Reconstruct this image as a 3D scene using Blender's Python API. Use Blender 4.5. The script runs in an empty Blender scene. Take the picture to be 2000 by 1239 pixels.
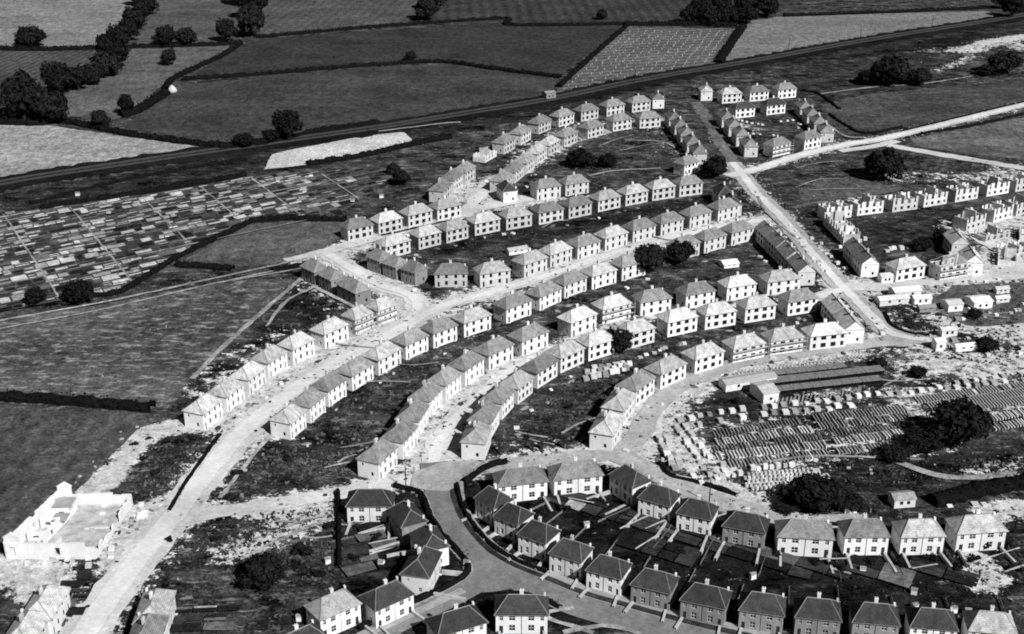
import bpy, math, random
import numpy as np
random.seed(7)
rng = np.random.RandomState(11)
C = bpy.context.scene.collection
sc = bpy.context.scene

# ------------------------------------------------------------------ camera, sky, sun, exposure
F, CX, CY = 2500.0, 1000.0, 619.5          # focal length and centre in photograph pixels
PITCH, H = math.radians(23.4), 171.0
cam = bpy.data.cameras.new('camera'); co = bpy.data.objects.new('camera', cam); C.objects.link(co)
cam.sensor_width = 36; cam.lens = 36*F/2000; cam.clip_end = 20000; cam.clip_start = 1
co.location = (0, 0, H); co.rotation_euler = (math.radians(90)-PITCH, 0, 0)
sc.camera = co
SUN_EL, SUN_DIR = math.radians(40), (1.0, -1.32)
az = math.atan2(SUN_DIR[0], SUN_DIR[1])
w = bpy.data.worlds.new('World'); sc.world = w; w.use_nodes = True
nt = w.node_tree; nt.nodes.clear()
sky = nt.nodes.new('ShaderNodeTexSky'); sky.sky_type = 'NISHITA'; sky.sun_disc = False
sky.air_density = 0.4; sky.dust_density = 0.2; sky.sun_elevation = SUN_EL; sky.sun_rotation = az
bw = nt.nodes.new('ShaderNodeRGBToBW'); bg = nt.nodes.new('ShaderNodeBackground'); ou = nt.nodes.new('ShaderNodeOutputWorld')
nt.links.new(sky.outputs[0], bw.inputs[0]); nt.links.new(bw.outputs[0], bg.inputs[0]); nt.links.new(bg.outputs[0], ou.inputs[0])
bg.inputs[1].default_value = 0.05
sl = bpy.data.lights.new('sun', 'SUN'); sl.energy = 5.0; sl.angle = math.radians(0.5); sl.color = (1, 1, 1)
so = bpy.data.objects.new('sun', sl); C.objects.link(so)
_h = math.hypot(*SUN_DIR)
so.rotation_euler = (math.radians(90)-SUN_EL, 0, math.atan2(SUN_DIR[1], SUN_DIR[0]) + math.radians(90))
sc.view_settings.view_transform = 'Standard'; sc.view_settings.look = 'None'
sc.view_settings.exposure = 0.22; sc.view_settings.gamma = 1
sc.cycles.filter_width = 1.9; sc.cycles.max_bounces = 4; sc.cycles.diffuse_bounces = 1

# ------------------------------------------------------------------ survey: where a point of the photograph lies on the land
def G(px, py, z=0.0):
    x, y = (px-CX)/F, -(py-CY)/F
    dy = math.cos(PITCH)+y*math.sin(PITCH); dz = -math.sin(PITCH)+y*math.cos(PITCH)
    t = (z-H)/dz
    return (x*t, dy*t)
def Gs(pts): return [G(*p) for p in pts]
def smooth(pts, n=4):
    P = [np.array(p, float) for p in pts]
    if len(P) < 3: return [tuple(p) for p in P]
    out = []
    for i in range(len(P)-1):
        a = P[i-1] if i else 2*P[0]-P[1]; b = P[i]; c = P[i+1]; d = P[i+2] if i+2 < len(P) else 2*P[-1]-P[-2]
        for k in range(n):
            t = k/n
            out.append(tuple(0.5*((2*b)+(-a+c)*t+(2*a-5*b+4*c-d)*t*t+(-a+3*b-3*c+d)*t**3)))
    out.append(tuple(P[-1])); return out
def resample(pts, step):
    P = [np.array(p, float) for p in pts]; out = [P[0]]; acc = 0
    for a, b in zip(P[:-1], P[1:]):
        L = np.linalg.norm(b-a)
        if L < 1e-6: continue
        while acc+step <= L: acc += step; out.append(a+(b-a)*acc/L)
        acc -= L
    out.append(P[-1]); return out
def inside(pt, poly):
    x, y = pt; c = False; j = len(poly)-1
    for i in range(len(poly)):
        xi, yi = poly[i]; xj, yj = poly[j]
        if (yi > y) != (yj > y) and x < (xj-xi)*(y-yi)/(yj-yi)+xi: c = not c
        j = i
    return c

# ------------------------------------------------------------------ materials (a black-and-white place: neutral greys)
def nodes(name, rough=0.9, spec=0.1):
    m = bpy.data.materials.new(name); m.use_nodes = True; t = m.node_tree
    b = t.nodes['Principled BSDF']; b.inputs['Roughness'].default_value = rough
    b.inputs['Specular IOR Level'].default_value = spec
    return m, t, b
def N(t, k, **kw):
    n = t.nodes.new(k)
    for a, v in kw.items(): setattr(n, a, v)
    return n
def pos(t, scale=(1, 1, 1), space='world', shift=False):
    if space == 'world': s = N(t, 'ShaderNodeNewGeometry').outputs['Position']
    else: s = N(t, 'ShaderNodeTexCoord').outputs['Object']
    if shift:
        va = N(t, 'ShaderNodeVectorMath', operation='ADD'); t.links.new(s, va.inputs[0])
        t.links.new(math_(t, 'MULTIPLY', N(t, 'ShaderNodeObjectInfo').outputs['Random'], 500.0), va.inputs[1]); s = va.outputs[0]
    mp = N(t, 'ShaderNodeMapping'); mp.inputs['Scale'].default_value = scale
    t.links.new(s, mp.inputs[0]); return mp.outputs[0]
def noise(t, vec, scale, detail=4, rough=0.6):
    n = N(t, 'ShaderNodeTexNoise'); n.inputs['Scale'].default_value = scale
    n.inputs['Detail'].default_value = detail; n.inputs['Roughness'].default_value = rough
    t.links.new(vec, n.inputs['Vector']); return n.outputs['Fac']
def mrange(t, val, a, b, c, d, kind='SMOOTHSTEP'):
    n = N(t, 'ShaderNodeMapRange', interpolation_type=kind)
    for i, v in zip((1, 2, 3, 4), (a, b, c, d)):
        if hasattr(v, 'node'): t.links.new(v, n.inputs[i])
        else: n.inputs[i].default_value = v
    t.links.new(val, n.inputs[0]); return n.outputs[0]
def math_(t, op, a, b=None):
    n = N(t, 'ShaderNodeMath', operation=op)
    for i, v in enumerate((a, b)):
        if v is None: continue
        if hasattr(v, 'node'): t.links.new(v, n.inputs[i])
        else: n.inputs[i].default_value = v
    return n.outputs[0]
def mixf(t, f, a, b):
    n = N(t, 'ShaderNodeMix', data_type='FLOAT')
    for i, v in zip((0, 2, 3), (f, a, b)):
        if hasattr(v, 'node'): t.links.new(v, n.inputs[i])
        else: n.inputs[i].default_value = v
    return n.outputs[0]
def plain(name, g, rough=0.9, var=0.15, scale=0.6, spec=0.1, space='object', rnd=0.0, stretch=(1, 1, 1)):
    m, t, b = nodes(name, rough, spec)
    f = noise(t, pos(t, stretch, space), scale)
    v = mrange(t, f, 0.3, 0.7, g*(1-var), g*(1+var), 'LINEAR')
    if rnd:
        oi = N(t, 'ShaderNodeObjectInfo'); v = math_(t, 'MULTIPLY', v, mrange(t, oi.outputs['Random'], 0, 1, 1-rnd, 1+rnd, 'LINEAR'))
    t.links.new(v, b.inputs['Base Color']); return m
def field_mat(name, g, con=0.45, patch=0.0, stretch=(0.8, 1.1, 1), bump=0.3, rows=None, gr=1.0):
    m, t, b = nodes(name, 1.0, 0.0)
    p = pos(t, stretch)
    f1 = noise(t, p, 0.03, 6, 0.72); f2 = noise(t, pos(t, (0.9, 1.1, 1)), 0.9, 4, 0.75); f4 = noise(t, pos(t, (0.9, 0.6, 1)), 0.3, 5, 0.8)
    v = math_(t, 'MULTIPLY', mrange(t, f1, 0.3, 0.7, g*(1-con), g*(1+con), 'LINEAR'), mrange(t, f2, 0.35, 0.65, 1-.38*gr, 1+.38*gr, 'LINEAR'))
    k4 = (0.4 if g < .4 else 0.2)*gr
    v = math_(t, 'MULTIPLY', v, mrange(t, f4, 0.35, 0.65, 1-k4, 1+k4, 'LINEAR'))
    if patch:
        f3 = noise(t, pos(t, (0.2, 0.45, 1)), 0.75, 8, 0.82)
        v = mixf(t, mrange(t, f3, 0.64-patch*0.09, 0.73-patch*0.07, 0, 0.8), v, 0.34)
    if rows:
        ang, per, amt = rows
        mp = N(t, 'ShaderNodeMapping'); mp.inputs['Rotation'].default_value = (0, 0, ang)
        t.links.new(N(t, 'ShaderNodeNewGeometry').outputs['Position'], mp.inputs[0])
        wv = N(t, 'ShaderNodeTexWave'); wv.inputs['Scale'].default_value = 1/per*0.32; wv.inputs['Distortion'].default_value = 1.5
        wv.inputs['Detail Scale'].default_value = 0.5
        t.links.new(mp.outputs[0], wv.inputs['Vector'])
        v = math_(t, 'MULTIPLY', v, mrange(t, wv.outputs['Fac'], 0, 1, 1-amt, 1+amt, 'LINEAR'))
    t.links.new(v, b.inputs['Base Color'])
    bp = N(t, 'ShaderNodeBump'); bp.inputs['Strength'].default_value = bump; bp.inputs['Distance'].default_value = 0.4
    t.links.new(f2, bp.inputs['Height']); t.links.new(bp.outputs[0], b.inputs['Normal'])
    return m
def ground_mat():
    m, t, b = nodes('rough_ground', 1.0, 0.0)
    sp = N(t, 'ShaderNodeAttribute', attribute_name='spoil').outputs['Fac']
    tn = N(t, 'ShaderNodeAttribute', attribute_name='tone').outputs['Fac']
    p = pos(t, (0.85, 1.0, 1))
    big = noise(t, p, 0.06, 5, 0.7); mid = noise(t, p, 0.33, 5, 0.72); fin = noise(t, pos(t), 1.3, 4, 0.75)
    patch_ = noise(t, pos(t, (0.55, 0.9, 1)), 0.13, 6, 0.75)
    grass = math_(t, 'MULTIPLY', mrange(t, math_(t, 'ADD', math_(t, 'MULTIPLY', patch_, .7), math_(t, 'MULTIPLY', big, .3)), 0.41, 0.60, 0.004, 0.068, 'LINEAR'), mrange(t, fin, 0.35, 0.65, 0.3, 1.7, 'LINEAR'))
    grass = math_(t, 'MULTIPLY', grass, tn)
    scr = math_(t, 'MULTIPLY', mrange(t, math_(t, 'ADD', mid, math_(t, 'MULTIPLY', fin, .5)), 0.78, 0.90, 0, 0.8), mrange(t, tn, 0.4, 1.0, 0.12, 1, 'LINEAR'))
    st = noise(t, pos(t, (0.35, 1.0, 1)), 0.42, 6, 0.78)
    grass = mixf(t, scr, grass, 0.14)
    grass = mixf(t, math_(t, 'MULTIPLY', mrange(t, math_(t, 'ADD', st, math_(t, 'MULTIPLY', patch_, .6)), 0.86, 0.96, 0, 0.8), mrange(t, tn, 0.3, 1.0, 0.2, 1, 'LINEAR')), grass, 0.24)
    pale = math_(t, 'MULTIPLY', mrange(t, mid, 0.35, 0.65, 0.30, 0.72, 'LINEAR'), mrange(t, fin, 0.35, 0.65, 0.65, 1.2, 'LINEAR'))
    edge = math_(t, 'ADD', math_(t, 'ADD', math_(t, 'MULTIPLY', mid, 1.5), math_(t, 'MULTIPLY', fin, 0.8)), big)
    fac = mrange(t, math_(t, 'ADD', math_(t, 'MULTIPLY', sp, 0.8), edge), 1.98, 2.12, 0, 1)
    v = mixf(t, fac, grass, pale)
    t.links.new(v, b.inputs['Base Color'])
    bp = N(t, 'ShaderNodeBump'); bp.inputs['Strength'].default_value = 0.6; bp.inputs['Distance'].default_value = 0.5
    t.links.new(math_(t, 'ADD', mid, math_(t, 'MULTIPLY', fin, 0.5)), bp.inputs['Height']); t.links.new(bp.outputs[0], b.inputs['Normal'])
    return m
def roof_mat(name, g):
    m, t, b = nodes(name, 0.85, 0.15)
    br = N(t, 'ShaderNodeTexBrick'); br.inputs['Scale'].default_value = 1.0
    br.inputs['Brick Width'].default_value = 0.5; br.inputs['Row Height'].default_value = 0.34; br.inputs['Mortar Size'].default_value = 0.035
    br.inputs['Color1'].default_value = (1, 1, 1, 1); br.inputs['Color2'].default_value = (0.72, 0.72, 0.72, 1); br.inputs['Mortar'].default_value = (0.5, 0.5, 0.5, 1)
    t.links.new(pos(t, (1, 1, 1), 'object'), br.inputs['Vector'])
    f = noise(t, pos(t, (1, 1, 1), 'object', True), 0.55, 5, .7)
    oi = N(t, 'ShaderNodeObjectInfo')
    v = math_(t, 'MULTIPLY', math_(t, 'MULTIPLY', br.outputs['Color'], mrange(t, f, 0.35, 0.65, g*0.65, g*1.3, 'LINEAR')), mrange(t, oi.outputs['Random'], 0, 1, 0.75, 1.25, 'LINEAR'))
    t.links.new(v, b.inputs['Base Color']); return m
def wall_mat(name, g, dirt=0.25):
    m, t, b = nodes(name, 0.9, 0.1)
    f = noise(t, pos(t, (1, 1, 0.45), 'object', True), 0.6, 6, 0.75)
    oi = N(t, 'ShaderNodeObjectInfo')
    v = math_(t, 'MULTIPLY', mrange(t, f, 0.35, 0.68, g*(1-dirt), g, 'LINEAR'), mrange(t, oi.outputs['Random'], 0, 1, 0.78, 1.05, 'LINEAR'))
    t.links.new(v, b.inputs['Base Color']); return m
ROOF = [roof_mat('dark_tile', 0.055), roof_mat('grey_tile', 0.25), roof_mat('light_slate', 0.46), roof_mat('pale_slate', 0.6)]
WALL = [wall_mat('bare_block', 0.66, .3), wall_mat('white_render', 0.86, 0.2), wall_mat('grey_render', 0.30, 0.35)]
M_ridge = plain('ridge_tile', 0.24); M_chim = plain('chimney_render', 0.6, var=.3, rnd=.25); M_glass = plain('dark_pane', 0.012, 0.15, spec=0.5)
M_hole = plain('dark_interior', 0.01); M_frame = plain('painted_frame', 0.6); M_door = plain('dark_door', 0.03, 0.5)
M_timber = plain('scaffold_timber', 0.45); M_conc = plain('pale_concrete', 0.58, space='world', rnd=0.35, scale=0.8, var=.25)
M_dkconc = plain('grey_concrete', 0.3, space='world', rnd=0.3); M_stock = plain('timber_top', 0.17, var=0.4, space='world', scale=1.5)
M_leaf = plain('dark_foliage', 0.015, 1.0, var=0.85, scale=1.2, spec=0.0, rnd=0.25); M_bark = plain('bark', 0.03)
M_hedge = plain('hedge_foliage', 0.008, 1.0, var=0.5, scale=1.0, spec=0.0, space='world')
M_pole = plain('tarred_pole', 0.02); M_lime = plain('limed_post', 0.6)
M_road = field_mat('unpaved_road', 0.5, 0.3, stretch=(1, 1, 1), bump=0.05, gr=.5)
M_road2 = field_mat('worn_road', 0.36, 0.3, stretch=(1, 1, 1), bump=0.05, gr=.5)
M_tar = field_mat('tarred_road', 0.18, 0.3, stretch=(1, 1, 1), bump=0.03, gr=.5)
M_pave = field_mat('pavement', 0.30, 0.15, stretch=(1, 1, 1), bump=0.03, gr=.5)
M_verge = field_mat('grass_verge', 0.035, 0.4); M_kerb = plain('kerbstone', 0.35, space='world')
M_path = plain('concrete_path', 0.42, space='world', var=0.3)
M_track = field_mat('worn_track', 0.27, 0.5)
M_bank = field_mat('railway_bank', 0.013, 0.5, stretch=(1, 1, 1)); M_ballast = field_mat('ballast', 0.026, 0.3, stretch=(1, 1, 1)); M_rail = plain('rail_steel', 0.09, 0.35, spec=0.6)

# ------------------------------------------------------------------ mesh builder
class MB:
    def __init__(s): s.v = []; s.f = []; s.m = []
    def poly(s, pts, m=0):
        i = len(s.v); s.v += [tuple(map(float, p)) for p in pts]; s.f.append(tuple(range(i, i+len(pts)))); s.m.append(m)
    def box(s, c, d, m=0, rz=0.0, tilt=0.0, top=1.0):
        cx, cy, cz = c; hx, hy, hz = d[0]/2, d[1]/2, d[2]/2; i = len(s.v); ca, sa = math.cos(rz), math.sin(rz)
        for z in (-hz, hz):
            k = top if z > 0 else 1
            for x, y in ((-hx, -hy), (hx, -hy), (hx, hy), (-hx, hy)):
                x, y = x*k, y*k; zz = z
                if tilt: x += (z+hz)*tilt
                s.v.append((cx+x*ca-y*sa, cy+x*sa+y*ca, cz+zz))
        for q in ((0, 3, 2, 1), (4, 5, 6, 7), (0, 1, 5, 4), (1, 2, 6, 5), (2, 3, 7, 6), (3, 0, 4, 7)):
            s.f.append(tuple(i+k for k in q)); s.m.append(m)
    def tube(s, a, b, r1, r2, n=6, m=0, cap=True):
        a, b = np.array(a, float), np.array(b, float); d = b-a; d /= np.linalg.norm(d)
        u = np.cross(d, (0, 0, 1.0)) if abs(d[2]) < .95 else np.cross(d, (1.0, 0, 0)); u /= np.linalg.norm(u); v = np.cross(d, u); i = len(s.v)
        for p, r in ((a, r1), (b, r2)):
            for k in range(n):
                an = 2*math.pi*k/n; s.v.append(tuple(p+u*r*math.cos(an)+v*r*math.sin(an)))
        for k in range(n):
            k2 = (k+1) % n; s.f.append((i+k, i+n+k, i+n+k2, i+k2)); s.m.append(m)
        if cap: s.f.append(tuple(i+n+k for k in range(n))[::-1]); s.m.append(m); s.f.append(tuple(i+k for k in range(n))); s.m.append(m)
    def mesh(s, name, mats):
        me = bpy.data.meshes.new(name); me.from_pydata(s.v, [], s.f); me.update()
        for q in (mats if isinstance(mats, (list, tuple)) else [mats]): me.materials.append(q)
        if any(s.m): me.polygons.foreach_set('material_index', s.m)
        return me
    def obj(s, name, mats, parent=None, link=True):
        o = bpy.data.objects.new(name, s.mesh(name, mats)); o.parent = parent
        if link: C.objects.link(o)
        return o
def tag(o, label=None, cat=None, group=None, kind=None):
    if label: o['label'] = label
    if cat: o['category'] = cat
    if group: o['group'] = group
    if kind: o['kind'] = kind
    return o
def empty(name, loc=(0, 0, 0), rz=0, link=True):
    o = bpy.data.objects.new(name, None); o.location = loc; o.rotation_euler = (0, 0, rz); o.empty_display_size = 1
    if link: C.objects.link(o)
    return o
def clone(o, parent=None):
    c = o.copy(); C.objects.link(c); c.parent = parent
    for k in KIDS.get(o.name, []): clone(k, c)
    return c
KIDS = {}
def part(mb, name, mats, parent):
    o = mb.obj(name, mats, parent, link=False); KIDS.setdefault(parent.name, []).append(o); return o
ORD = ['first', 'second', 'third', 'fourth', 'fifth', 'sixth', 'seventh', 'eighth', 'ninth', 'tenth', 'eleventh', 'twelfth', 'thirteenth', 'fourteenth', 'fifteenth', 'sixteenth', 'seventeenth', 'eighteenth', 'nineteenth', 'twentieth']

# ------------------------------------------------------------------ the ground sheet
spoil_lines, spoil_spots, spoil_polys, tone_polys = [], [], [], []
RZ = 7.7                                     # ridge height used to survey the houses from their ridge centres
# name, ridge centres, kind, roof tones (cycled), wall tone, street side (+1 = the side we see, -1 = behind, 0 none), phrase for labels
ROWS = [
 ('railway', [(1247,188),(1196,195),(1145,204),(1098,214),(1054,227),(1016,247),(984,264)], 'eight', [1,1,1,1,1,1,1], 0, 1, 'from the right in the row nearest the railway'),
 ('inner_top', [(1266,218),(1209,223),(1155,236),(1105,251),(1071,267),(1047,283),(1024,301),(1001,318),(979,336)], 'eight', [1,1,1,1,2,2,2,1,1], 0, -1, 'from the right in the second row from the railway'),
 ('bend', [(906,319),(882,334),(860,354)], 'eight', [1,1,1], 0, 1, 'from the right in the short row at the curved end'),
 ('four', [(696,427),(754,415),(812,401),(869,389)], 'eight', [1,3,2,2], 0, 1, 'of four from the left beside the gardens'),
 ('long_top', [(767,459),(830,442),(884,430),(944,416),(1007,406),(1069,396),(1125,385),(1182,372),(1236,361),(1290,352),(1344,345)], 'eight', [2,2,2,2,2,1,1,2,2,2,1], 0, -1, 'from the left above the first long dark strip'),
 ('pair', [(1066,351),(1121,343)], 'door', [1,1], 0, 1, 'of the dark roofed pair beside the clump of trees'),
 ('crescent', [(880,515),(961,513),(1035,493),(1085,474),(1140,460),(1194,444),(1249,429),(1304,416),(1359,403),(1414,390)], 'door', [1,2,2,2,1,2,1,1,1,1], 0, 1, 'from the left below the first long dark strip'),
 ('dark_three', [(741,489),(772,500),(808,511)], 'door', [1,1,1], 0, 1, 'of three with shaded brown fronts beside the bend'),
 ('dark_left', [(614,509),(648,524),(690,546)], 'door', [1,1,1], 0, 1, 'of three with shaded fronts at the field edge'),
 ('bright', [(394,776),(439,743),(482,711),(524,679),(577,654),(642,624),(697,600),(744,583)], 'door', [3,3,3,2,3,3,2,2], 1, 1, 'from the lower left in the glaring white row'),
 ('street_back', [(561,795),(600,764),(640,733),(691,702),(745,673),(800,645),(857,624),(921,603),(1001,577),(1062,553),(1112,531),(1170,515),(1228,499)], 'door', [2,1,1,2,2,2,1,2,1,1,1,3,2], 1, -1, 'from the lower left across the white street'),
 ('street_back_end', [(1335,462),(1387,448),(1441,434)], 'door', [1,1,1], 0, -1, 'of three from the left beyond the round trees'),
 ('third', [(736,868),(779,829),(805,789),(831,752),(867,722),(910,692),(964,663),(1032,637)], 'door', [1,1,1,1,2,1,1,1], 1, 1, 'from the lower left in the steep inner crescent'),
 ('third_end', [(1128,602),(1195,579),(1274,566),(1360,553),(1441,538),(1524,528)], 'door', [3,3,1,1,3,2], 1, 1, 'from the left in the row beyond the white hut'),
 ('fourth', [(930,832),(945,793),(972,757),(1008,728),(1053,697),(1104,669),(1164,648),(1240,627),(1324,604),(1400,591),(1478,579),(1560,566)], 'eight', [2,1,1,2,1,3,3,3,3,3,2,1], 1, -1, 'from the lower left in the large windowed crescent'),
 ('lowest', [(1185,812),(1209,766),(1243,730),(1301,699),(1374,672),(1454,653),(1530,640),(1612,631)], 'eight', [3,3,1,2,3,3,3,3], 1, 1, 'from the lower left around the block yard'),
 ('right_steep', [(1502,440),(1523,461),(1544,482),(1567,507)], 'gable', [1,1,1,1], 0, 0, 'from the top in the steep cross street terrace'),
 ('right_short', [(1636,586),(1660,615)], 'gable', [3,3], 1, 0, 'from the top in the pale pair by the crossroads'),
 ('top_terrace', [(1571,197),(1585,211),(1599,226),(1613,243)], 'eight', [1,1,1,1], 0, 0, 'from the top in the terrace right of the top block'),
 ('top_left_terrace', [(1418,217),(1432,233),(1447,250),(1463,270)], 'eight', [1,1,1,1], 0, 0, 'from the top in the terrace left of the top block'),
 ('road_terrace', [(1315,218),(1327,233),(1339,249),(1351,265),(1364,283)], 'eight', [1,1,1,1,1], 0, 0, 'from the top in the terrace beside the upper road'),
 ('top_front', [(1426,172),(1479,168),(1533,163)], 'eight', [2,1,1], 1, 0, 'from the left along the back of the top block'),
 ('top_second', [(1451,199),(1511,193)], 'eight', [0,0], 1, 0, 'of the wide dark roofed pair in the top block'),
 ('top_near', [(1519,270),(1580,257)], 'eight', [1,1], 1, 0, 'of the pair beside the pale main road'),
 ('dark_pair', [(1413,362),(1429,380)], 'eight', [0,0], 0, 0, 'of the shaded pair by the road junction'),
 ('old_front', [(965,957),(1004,987),(1053,1022),(1116,1056),(1190,1088),(1280,1115),(1380,1144),(1491,1160),(1599,1172),(1711,1180),(1823,1189),(1937,1198)], 'old', [0,0,0,0,0,0,0,0,0,0,0,3], 1, 0, 'from the left along the curved tarred road'),
 ('old_top', [(1016,915),(1124,904)], 'old', [1,1], 1, 0, 'of the pair facing gardens below the junction'),
 ('old_back', [(1232,916),(1289,951),(1364,978),(1459,1002),(1573,1018),(1689,1016),(1797,1015),(1910,1008)], 'old', [0,0,0,0,1,1,2,2], 1, 0, 'from the left behind the tarred road gardens'),
]
OLDG = {3: 2, 4: 1}
# single houses: ridge centre, a second photograph point giving the long direction, kind, roof, wall, label
SINGLE = [
 ((1284,182),(1289,187),'eight',1,1,'narrow end house of the railway row with one gable toward the camera'),
 ((1379,167),(1384,174),'door',3,1,'half slated white house alone left of the top block'),
 ((990,356),(978,346),'door',0,1,'house with black shaded side and white end beside the white street end'),
 ((1341,306),(1352,303),'eight',1,1,'small house half hidden behind the round tree by the junction'),
 ((723,958),(735,958),'old',0,1,'white old house with side wing at the corner of the garden plots'),
 ((795,989),(806,1003),'old',0,2,'old house with black roof seen end on behind the corner house'),
 ((838,1036),(846,1047),'old',0,1,'old house with pale hip end and small white end wall'),
 ((822,1082),(833,1062),'old',0,1,'black roofed corner house with two glaring white walls by the bend'),
 ((754,1143),(787,1128),'old',0,1,'black roofed white house between the bend and the pale roofed house'),
 ((649,1162),(682,1148),'old',2,1,'pale roofed house with grey shaded side at the bottom'),
 ((891,1193),(941,1178),'old',0,1,'black roofed white house cut off at the bottom edge'),
 ((1019,1163),(1040,1163),'old',0,1,'white old house alone in the triangle of the tarred junction'),
 ((84,1158),(99,1135),'door',3,1,'pale roofed white house at the bottom left corner'),
 ((46,1210),(61,1187),'door',3,1,'lowest pale roofed house cut off by the bottom left edge'),
 ((299,1166),(310,1136),'door',2,1,'grey slated house right of the wide white road at the bottom'),
 ((284,1216),(295,1186),'door',1,1,'house roof cut off by the bottom edge right of the white road'),
 ((580,1232),(613,1218),'old',0,1,'white gable just showing at the bottom edge left of centre'),
 ((1771,503),(1810,497),'eight',3,1,'white roofed house beside the pale cross street'),
 ((1856,500),(1893,494),'batten',1,1,'house with bare roof battens beside the pale cross street'),
 ((1899,490),(1888,472),'gable',3,1,'white gabled house at the corner of the roofless block'),
 ((1870,455),(1856,440),'gable',3,0,'pale roofed house against the black shaded yard'),
 ((1675,473),(1661,457),'gable',1,0,'grey roofed gabled house between the roofless shells and the terrace foot'),
 ((1693,493),(1679,476),'gable',1,1,'grey roofed gabled house at the foot of the roofless terrace'),
]
# roofless shells: centre of the visible base line
SHELLS = [
 ('top', [(1638,428),(1699,419),(1767,412),(1826,402),(1887,392),(1948,381),(2004,372)], 'from the left in the row under the pale field'),
 ('left', [(1632,448),(1652,469)], 'of the roofless houses running down the left side'),
 ('right', [(1905,447),(1958,430),(2003,418)], 'from the left in the roofless group at the right edge'),
 ('gap', [(947,314)], 'in the gap of the railway row'),
 ('low', [(1948,470),(1990,462),(1948,508),(1992,498)], 'of the low ruins below the right edge group'),
]
def heading(p, q):
    a = math.atan2(q[1]-p[1], q[0]-p[0]); v = (p[0], p[1])   # make local -Y look back toward the viewer
    n = (math.sin(a), -math.cos(a))
    if n[0]*v[0]+n[1]*v[1] > 0: a += math.pi
    return a
PLACED = []      # (x, y, rz, width, kind, roof, wall, label)
for key, pts, kind, roofs, wall, side, phrase in ROWS:
    P = [G(x, y, RZ) for x, y in pts]
    for i, p in enumerate(P):
        a, b = P[max(0, i-1)], P[min(len(P)-1, i+1)]
        rz = heading(p, (p[0]+b[0]-a[0], p[1]+b[1]-a[1]))
        gaps = [math.dist(P[j], p) for j in (i-1, i+1) if 0 <= j < len(P)]
        wd = max(7.0, min(11.5, min(gaps)-2.3))
        if kind == 'gable': wd = max(8.6, min(12.0, min(gaps)-1.0))
        wl = wall
        if key == 'old_front': rz += math.radians({0: 8, 1: 18, 2: 17, 3: 14, 4: 9, 5: 5}.get(i, 0))
        if key == 'old_back': rz += math.radians({1: 16, 2: 8}.get(i, 0))
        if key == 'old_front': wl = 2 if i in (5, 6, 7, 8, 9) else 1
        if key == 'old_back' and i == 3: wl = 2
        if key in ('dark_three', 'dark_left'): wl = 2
        if key == 'old_top' or (key == 'old_back' and i in (4,)) or (key, i) in (('lowest', 7), ('third_end', 5)): wd = 12.6
        if key == 'old_back' and i in (5, 6): wd = 10.3
        if key == 'old_back' and i == 7: wd = 12.0
        if key == 'old_back' and i < 4: wd = min(wd, 10.2)
        col = ['dark', 'grey', 'light grey', 'white'][roofs[i]]
        if key == 'old_front' and i < 12: lab = f'{col} hipped old house, {ORD[i]} {phrase}'
        else: lab = f'{col} roofed house, {ORD[i]} {phrase}'
        PLACED.append((p[0], p[1], rz, wd, kind, roofs[i], wl, lab, 'houses in curved rows across the new estate' if kind != 'old' else 'finished older houses along the tarred roads'))
        if side and kind != 'old':
            n = (math.sin(rz)*side, -math.cos(rz)*side)
            spoil_spots.append((p[0]+n[0]*7, p[1]+n[1]*7, 8.5, 0.32))
        if kind != 'old': spoil_spots.append((p[0], p[1], 7.0, 0.12))
for r, q, kind, rf, wl, lab in SINGLE:
    p, p2 = G(*r, RZ), G(*q, RZ)
    PLACED.append((p[0], p[1], heading(p, p2), {1284: 7.0, 1341: 9.5, 990: 9.0, 1379: 8.0, 795: 8.5, 838: 8.5, 822: 10.0, 754: 9.8, 649: 9.8, 1771: 12.4, 1856: 12.4}.get(r[0], 11.0), kind, rf, wl, lab, None))
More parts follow.
